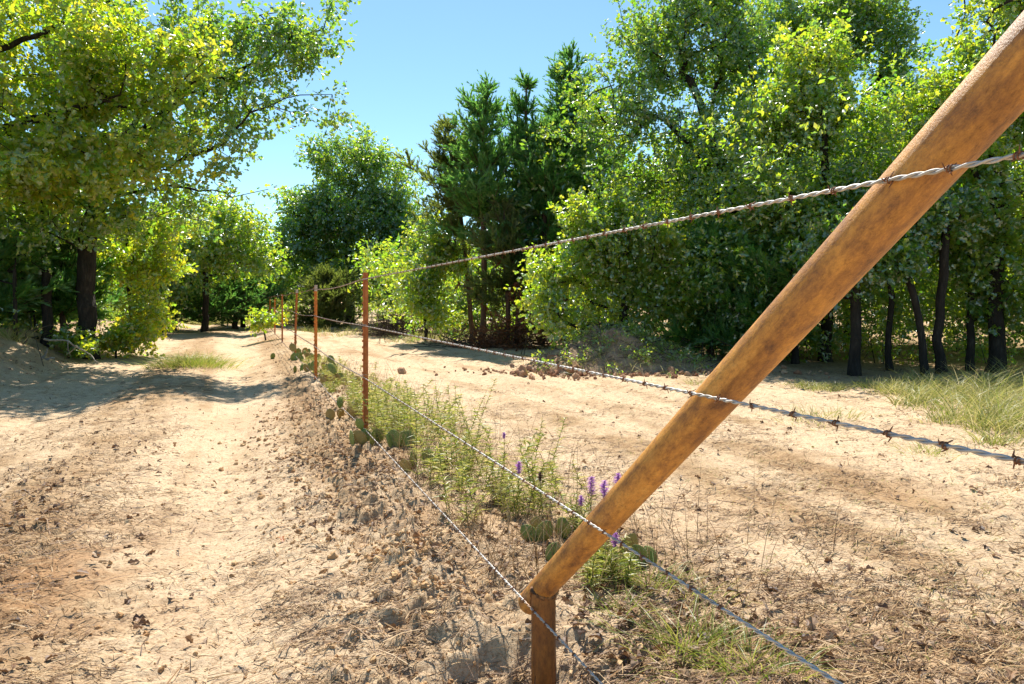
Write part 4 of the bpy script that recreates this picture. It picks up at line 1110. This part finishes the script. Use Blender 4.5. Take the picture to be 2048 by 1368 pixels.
# ------------------------------------------------------------------ purple flowers
def flower(label, px, py, bpx, bpy_, hl, purple=True):
    X, Y = at(bpx, bpy_); Z = gz(X, Y); tx = (px - CX) / F * Y; tz = CAMZ - (py - HY) / F * Y
    root = empty('wildflower', (X, Y, Z - .01), label, 'flower', 'purple flower spikes beside the pipe'); hl *= 1.3
    T = np.array([tx - X, 0, tz - Z])
    m_ = T * .5 + np.array([.01, .01, 0])
    add_mesh('stem', tube_path([np.zeros(3), m_, T], [.0028, .0022, .0015], 5), M['stem'], root)
    n = 46; t = rng.uniform(.05, .9, n); pos = T * t[:, None]; a = rng.uniform(0, 6.28, n)
    dr = np.stack([np.cos(a), np.sin(a), rng.uniform(.2, 1, n)], 1)
    add_mesh('leaves', [strips(pos, dr, rng.uniform(.03, .07, n), np.full(n, .004), rng.uniform(.1, .5, n), 2)], M['weed'], root)
    n = 260; t = rng.uniform(-.5, .5, n); pos = T + np.array([0, 0, 1]) * (t * hl)[:, None]; a = rng.uniform(0, 6.28, n)
    dr = np.stack([np.cos(a), np.sin(a), rng.uniform(-.1, .9, n)], 1)
    add_mesh('flower_head', [strips(pos, dr, hl * .34 * rng.uniform(.5, 1.1, n) * (1.1 - np.abs(t) * 1.2), np.full(n, .0036), rng.uniform(0, .5, n), 2)], M['purple'] if purple else M['bud'], root)
flower('round purple thistle-like flower at the front of the green weeds', 1038, 932, 1030, 1030, .055)
flower('tall purple flower spike left of the paired spikes', 1183, 968, 1172, 1065, .075)
flower('purple flower spike close to the pipe, right of the tall one', 1209, 975, 1196, 1075, .07)
flower('small round purple flower below the tall spike', 1162, 998, 1160, 1080, .04)
flower('purple flower tip peeking past the upper edge of the pipe', 1236, 958, 1222, 1068, .06)
flower('bright purple flower below the pipe by the cactus', 1231, 1077, 1218, 1150, .05)
flower('small bluish-purple flower high in the green weeds', 1008, 868, 1004, 985, .03)
flower('dark brown spent flower spike near the purple flowers', 1080, 950, 1078, 1035, .04, False)

# ------------------------------------------------------------------ prickly pears
def pad_mesh(w, h, mat):
    """obovate pad standing on its narrow end, thin, with spine tufts"""
    nu, nv = 20, 11; V = []
    for j in range(nv):
        t = j / (nv - 1); wz = math.sin(math.pi * t ** .85) ** .62 if 0 < t < 1 else .0
        hw = w / 2 * wz * (.62 + .5 * t); th = .011 * wz + .001
        for i in range(nu):
            a = i / nu * 2 * math.pi; V.append((hw * math.cos(a) + 1e-4 * math.cos(a), th * math.sin(a) * (1 - .15 * math.cos(a) ** 2), h * t))
    V = np.array(V); Fq = []
    for j in range(nv - 1):
        for i in range(nu): Fq.append((j * nu + i, j * nu + (i + 1) % nu, (j + 1) * nu + (i + 1) % nu, (j + 1) * nu + i))
    bl = [(V, np.array(Fq), 0, True)]
    n = 26; t = rng.uniform(.15, .95, n); a = rng.uniform(-.8, .8, n); sg = rng.choice([-1, 1], n)
    hw = w / 2 * np.sin(np.pi * t ** .85) ** .62 * (.62 + .5 * t)
    pos = np.stack([a * hw, sg * .0105 * np.sqrt(1 - a ** 2 * .9), h * t], 1)
    n2 = 14; t2 = np.linspace(.3, .98, n2); hw2 = w / 2 * np.sin(np.pi * t2 ** .85) ** .62 * (.62 + .5 * t2); e = np.stack([np.where(np.arange(n2) % 2, 1, -1) * hw2, np.zeros(n2), h * t2], 1)
    pos = np.concatenate([pos, e]); n = len(pos)
    bl.append(scatter(IV, IFc, pos, frames(unit(n), unit(n)), np.full(n, .0022), 1))
    dr = pos * np.array([1, 60, .0]) ; dr[:, 2] += .02; dr += rng.normal(size=(n, 3)) * .02
    b = strips(pos, dr, np.full(n, .014), np.full(n, .0012), np.zeros(n), 1, 1); bl.append(b)
    return bl
pads = [pad_mesh(.13, .16, 0), pad_mesh(.11, .15, 0), pad_mesh(.12, .14, 0)]
pad_objs = {}
def pear(label, X, Y, npad, spread, sc=1., redness=.3):
    npad = int(npad * 1.25) if npad > 4 else npad; spread *= .85; sc *= 1.0
    Z = gz(X, Y); root = empty('prickly_pear', (X, Y, Z), label, 'cactus', 'prickly pears along the fence')
    tops = []
    for k in range(npad):
        red_ = rng.uniform() < redness; key = (int(rng.integers(0, 3)), red_)
        if key in pad_objs:
            o = pad_objs[key].copy(); COL.objects.link(o); o.parent = root
        else:
            o = add_mesh('pad', pads[key[0]], [M['cactus_red' if red_ else 'cactus'], M['spine']], root); pad_objs[key] = o
        s = sc * rng.uniform(.75, 1.15)
        tilt = Matrix.Rotation(rng.uniform(-.75, .75), 3, 'Y') @ Matrix.Rotation(rng.uniform(-.45, .25), 3, 'X')
        R = Matrix.Rotation(rng.normal(.1, .6), 3, 'Z') @ tilt
        if k < npad * .85 or not tops:
            lx, ly = rng.normal(0, spread), rng.normal(0, spread * .8); p = Vector((lx, ly, gz(X + lx, Y + ly) - Z - .012))
        else:
            p = random.choice(tops)
        o.location = p; o.scale = (s, s, s); o.rotation_euler = R.to_euler()
        tops.append(p + R @ Vector((rng.uniform(-.02, .02), 0, .14 * s)))
for (px, py, n_, sp_, sc, rd, lab) in (
    (752, 896, 7, .09, .95, .6, 'prickly pear with brown-edged pads at the foot of the nearest T-post'),
    (788, 905, 5, .07, 1.0, .1, 'prickly pear with two big green pads beside the nearest T-post'),
    (845, 950, 6, .09, .95, .25, 'prickly pear with upright oval pads under the lowest wire'),
    (1072, 1085, 3, .02, .8, .0, 'prickly pear of stacked spotted pads left of the leaning pipe'),
    (1102, 1075, 4, .05, .75, .2, 'dark prickly pear right behind the stacked spotted one'),
    (1098, 1130, 1, .01, .7, 0, 'single low prickly pear pad against the pipe edge'),
    (1275, 1120, 3, .05, .8, .1, 'prickly pear on the far side of the pipe under the purple flower'),
    (688, 840, 6, .12, 1.0, .4, 'prickly pear just short of the nearest T-post, at the crest of the berm'),
    (672, 775, 9, .2, 1.1, .4, 'wide prickly pear clump right of the orange second T-post'),
    (640, 745, 8, .25, 1.15, .35, 'dense prickly pear clump behind the orange second T-post'),
    (612, 722, 8, .28, 1.15, .45, 'prickly pear clump between second and third T-posts'),
    (592, 712, 7, .28, 1.1, .4, 'prickly pear clump at the foot of the leaning third T-post')):
    X, Y = at(px, py); pear(lab, X, Y, n_, sp_, sc, rd)

# vine over the fence
oak('leafy yellow-green vine sapling hanging on the far T-posts', 532, 21.5, .02, [[P(527, 655, 21.5), P(520, 630, 21.4)]],
    [PL(500, 628, 21.2, 26, 16, 1), PL(530, 640, 21.2, 22, 16, 1), PL(552, 636, 21.3, 16, 12, 1), PL(518, 650, 21.2, 20, 10, 1)], 34, 20, .13, 'oak_yellow', (.14, .26), cat='vine', name='vine_sapling', r_tip=.004)

# ------------------------------------------------------------------ mound, brush piles, fallen wood
mx, my = (1235 - CX) / F * 12.6, 12.6
g = np.linspace(-1.6, 1.6, 90); GX, GY = np.meshgrid(g * 1.25, g)
r_ = np.hypot(GX / 1.5, GY / 1.05)
mh = .70 * np.exp(-r_ ** 2 * 1.4) * (.75 + .5 * fbm(GX * 2 + 9, GY * 2, 151, 4)) + .34 * (fbm(GX * 5, GY * 5, 153, 5) - .5) * np.exp(-r_ ** 2) - .06 * sstep(.9, 1.2, r_)
hz = ground_h(GX + mx, GY + my, False)
z0 = float(hz.mean())
V = np.stack([GX, GY, hz - z0 + mh - .02], -1).reshape(-1, 3); k = len(g)
I, J = np.meshgrid(np.arange(k - 1), np.arange(k - 1)); qq = np.stack([J * k + I, J * k + I + 1, (J + 1) * k + I + 1, (J + 1) * k + I], -1).reshape(-1, 4)
root = empty('dirt_mound', (mx, my, z0), 'weedy heap of pushed-up dirt at the foot of the shrubby oak', 'mound')
M['mound'] = noise_mat('mound_soil', [(.3, (.15, .095, .06)), (.5, (.29, .195, .125)), (.7, (.44, .31, .21))], 5, 8, .95, 1, 30, bdist=.03, spec=.1)
add_mesh('heap', [(V, qq, 0, True)], M['mound'], root)
def mh_at(x, y):
    r = np.hypot(x / 1.5, y / 1.05); return .70 * np.exp(-r ** 2 * 1.4) * (.75 + .5 * fbm(x * 2 + 9, y * 2, 151, 4)) - .03
n = 110; wx = rng.normal(.25, .8, n); wy = rng.normal(-.2, .5, n)
pts = np.stack([wx, wy, mh_at(wx, wy) + .06], 1)
b1 = leaves(pts, rng.uniform(.1, .22, n), 34, .06, False)
n = 2600; wx = rng.normal(.2, .8, n); wy = rng.normal(-.2, .55, n); dr = rng.normal(size=(n, 3)) * .5 + np.array([0, 0, 1])
b2 = strips(np.stack([wx, wy, mh_at(wx, wy)], 1), dr, rng.uniform(.06, .24, n), np.full(n, .007), rng.uniform(.2, .9, n), 3, 1)
o = add_mesh('mound_weeds', [b1, b2], [M['oak_fresh'], M['grass']], root); o['kind'] = 'stuff'
n = 260; a0 = np.stack([rng.normal(.1, .8, n), rng.normal(-.25, .45, n), np.zeros(n)], 1); a0[:, 2] = mh_at(a0[:, 0], a0[:, 1]) + .02
d0 = unit(n) * np.array([1, .8, .45]); d0[:, 2] = np.abs(d0[:, 2]); a1 = a0 + d0 * rng.uniform(.15, .6, n)[:, None]
v, f = tubes(a0, a1, a1 - a0, a1 - a0, np.full(n, .007), np.full(n, .002), 4)
o = add_mesh('sticks', [(v, f, 0, True)], M['twig_bark'], root); o['kind'] = 'stuff'
n = 130; X = rng.normal((1120 - CX) / F * 12.2, .32, n); Y = rng.normal(12.1, .22, n)
s_ = np.exp(rng.normal(math.log(.05), .45, n)); bl = clods(X, Y, s_, .4)
n = 500; X = rng.normal(mx, 1.2, n); Y = rng.normal(11.5, .35, n); bl += clods(X, Y, np.exp(rng.normal(math.log(.025), .5, n)), .4)
o = add_mesh('red_clods', bl, M['red_clod']); tag(o, 'reddish broken clods spilling from the dirt mound', 'clods', kind='stuff')

def brush(label, px, Y, w, h, n, mat, name='brush_pile', needles=0, rad=.008):
    X = (px - CX) / F * Y; Z = gz(X, Y); root = empty(name, (X, Y, Z), label, 'brush pile')
    a = np.stack([rng.normal(0, w * .5, n), rng.normal(0, w * .4, n), np.zeros(n)], 1)
    d = unit(n) * np.array([1, .8, .5]); L_ = rng.uniform(.4, 1.3, n) * w
    r2 = np.hypot(a[:, 0], a[:, 1]) / w
    a[:, 2] = rng.uniform(0, 1, n) * h * np.exp(-r2 ** 2 * 1.5)
    p1 = a + d * L_[:, None]; p1[:, 2] = np.clip(p1[:, 2], .02, None)
    v, f = tubes(a, p1, p1 - a, p1 - a, np.full(n, rad), np.full(n, rad * .35), 4)
    o = add_mesh('branches', [(v, f, 0, True)], M[mat], root); o['kind'] = 'stuff'
    if needles:
        idx = rng.integers(0, n, needles); t = rng.uniform(.2, 1, needles)
        c = a[idx] + (p1 - a)[idx] * t[:, None]
        add_mesh('dead_foliage', [spray_block(c, d[idx] + unit(needles) * .6, rng.uniform(.15, .35, needles), 16)], M['dead_needles'], root)
brush('dark tangled brush pile left of the lime sapling oak', 790, 25, 1.1, .8, 420, 'dark_brush', rad=.012)
brush('reddish dead cedar brush heaped under the cedars', 1032, 17.6, .75, .9, 200, 'cedar_bark', needles=420)
brush('dark brush pile beside the second T-post top, far back', 640, 33, 1.0, 1.1, 260, 'dark_brush', needles=120, rad=.014)
brush('low heap of rust-red dead cedar boughs left of the cedar trunks', 985, 18.2, .5, .45, 90, 'cedar_bark', needles=200)
brush('grey twig heap between lime sapling and cedars', 930, 18.6, 1.0, .35, 160, 'twig_bark', needles=30)
# fallen branches on the left bank
def branch(label, pts, r, mat='dead_wood', forks=()):
    pts = [np.array(p) for p in pts]; B = pts[0]
    root = empty('fallen_branch', B, label, 'branch', 'dead branches on the left bank')
    n = 14; t = np.linspace(0, len(pts) - 1, n); xs_ = np.stack([np.interp(t, np.arange(len(pts)), [p[i] for p in pts]) for i in range(3)], 1) - B
    xs_[1:-1] += rng.normal(size=(n - 2, 3)) * .02
    bl = tube_path(xs_, np.linspace(r, r * .35, n), 7)
    for (i, d, L_) in forks:
        p = xs_[i]; bl += tube_path([p, p + np.array(d) * L_ * .5 + rng.normal(size=3) * .02, p + np.array(d) * L_], [r * .6, r * .45, r * .2], 5)
    add_mesh('limb', bl, M[mat], root)
branch('pale bare branch propped across the foot of the black trunk', [P(88, 678, 13.6), P(140, 684, 13.7), P(175, 705, 13.9), P(196, 724, 13.6)], .022, forks=[(4, (.1, 0, -.6), .5), (6, (-.5, .1, -.35), .5)])
branch('grey dead log lying at the far left of the bank', [P(20, 716, 12.6), P(70, 722, 12.8), P(110, 716, 13.)], .05, forks=[(9, (.3, 0, .5), .4), (5, (-.2, 0, .5), .35)])
branch('thin dark branch sticking up from the left bank litter', [P(40, 705, 13.2), P(60, 660, 13.2), P(110, 650, 13.3)], .014, 'twig_bark', forks=[(8, (.2, 0, .5), .4)])
# a few single leaves and chips
def fallen_leaf(label, px, py, s, mat='orange_leaf'):
    X, Y = at(px, py); Z = gz(X, Y)
    v = LV.copy(); v[:, 2] = v[:, 2] * 2.2 + .05; v = v * s; v[:, 1] -= s * .5
    a = rng.uniform(0, 6.28); R = np.array(Matrix.Rotation(a, 3, 'Z') @ Matrix.Rotation(.35, 3, 'X'))
    o = add_mesh('fallen_leaf', [(v @ R.T + np.array([0, 0, .012]), LF, 0, True)], M[mat], None, (X, Y, Z)); tag(o, label, 'leaf')
fallen_leaf('curled rust-red leaf on the bare wheel track', 564, 1040, .05)
fallen_leaf('brown dead leaf on the lower left sand', 165, 1106, .06, 'dead_leaf')
fallen_leaf('tawny leaf lying on the clearing beyond the wires', 1092, 934, .06)

# ------------------------------------------------------------------ light
EL, AZ = math.radians(55), math.radians(7)       # sun ahead of the camera, a little to the left
w = bpy.data.worlds.new("World"); scene.world = w; w.use_nodes = True
nt = w.node_tree; bg = nt.nodes['Background']
sky = nt.nodes.new('ShaderNodeTexSky'); sky.sky_type = 'NISHITA'; sky.sun_disc = False
sky.sun_elevation = EL; sky.sun_rotation = -AZ; sky.air_density = .9; sky.dust_density = .12; sky.ozone_density = 2.6
tint = nt.nodes.new('ShaderNodeMix'); tint.data_type = 'RGBA'; tint.blend_type = 'MULTIPLY'; tint.inputs[0].default_value = 1; tint.inputs[7].default_value = (.82, .97, .91, 1)
nt.links.new(sky.outputs[0], tint.inputs[6]); nt.links.new(tint.outputs[2], bg.inputs['Color']); bg.inputs['Strength'].default_value = .105
sd = bpy.data.lights.new('sun', 'SUN'); sd.energy = 4.9; sd.angle = math.radians(.5); sd.color = (1, .93, .82)
so = bpy.data.objects.new('sun', sd); COL.objects.link(so)
toward = Vector((-math.sin(AZ) * math.cos(EL), math.cos(AZ) * math.cos(EL), math.sin(EL)))
so.rotation_euler = toward.to_track_quat('Z', 'Y').to_euler(); so.location = toward * 50

cam = bpy.data.cameras.new('camera'); co = bpy.data.objects.new('camera', cam); COL.objects.link(co)
co.location = (0, 0, CAMZ); co.rotation_euler = (math.radians(90), 0, 0)
cam.sensor_width = 36; cam.lens = 36 * F / 2048; cam.shift_y = -(684 - HY) / 2048; cam.clip_start = .02; cam.clip_end = 2000
scene.camera = co
vs = scene.view_settings; vs.view_transform = 'Standard'; vs.look = 'None'; vs.exposure = .98; vs.gamma = 1; vs.use_curve_mapping = False
scene.render.engine = 'CYCLES'
cy = scene.cycles; cy.max_bounces = 7; cy.diffuse_bounces = 4; cy.transmission_bounces = 4; cy.glossy_bounces = 2; cy.transparent_max_bounces = 4
cy.caustics_reflective = False; cy.caustics_refractive = False; cy.sample_clamp_indirect = 8
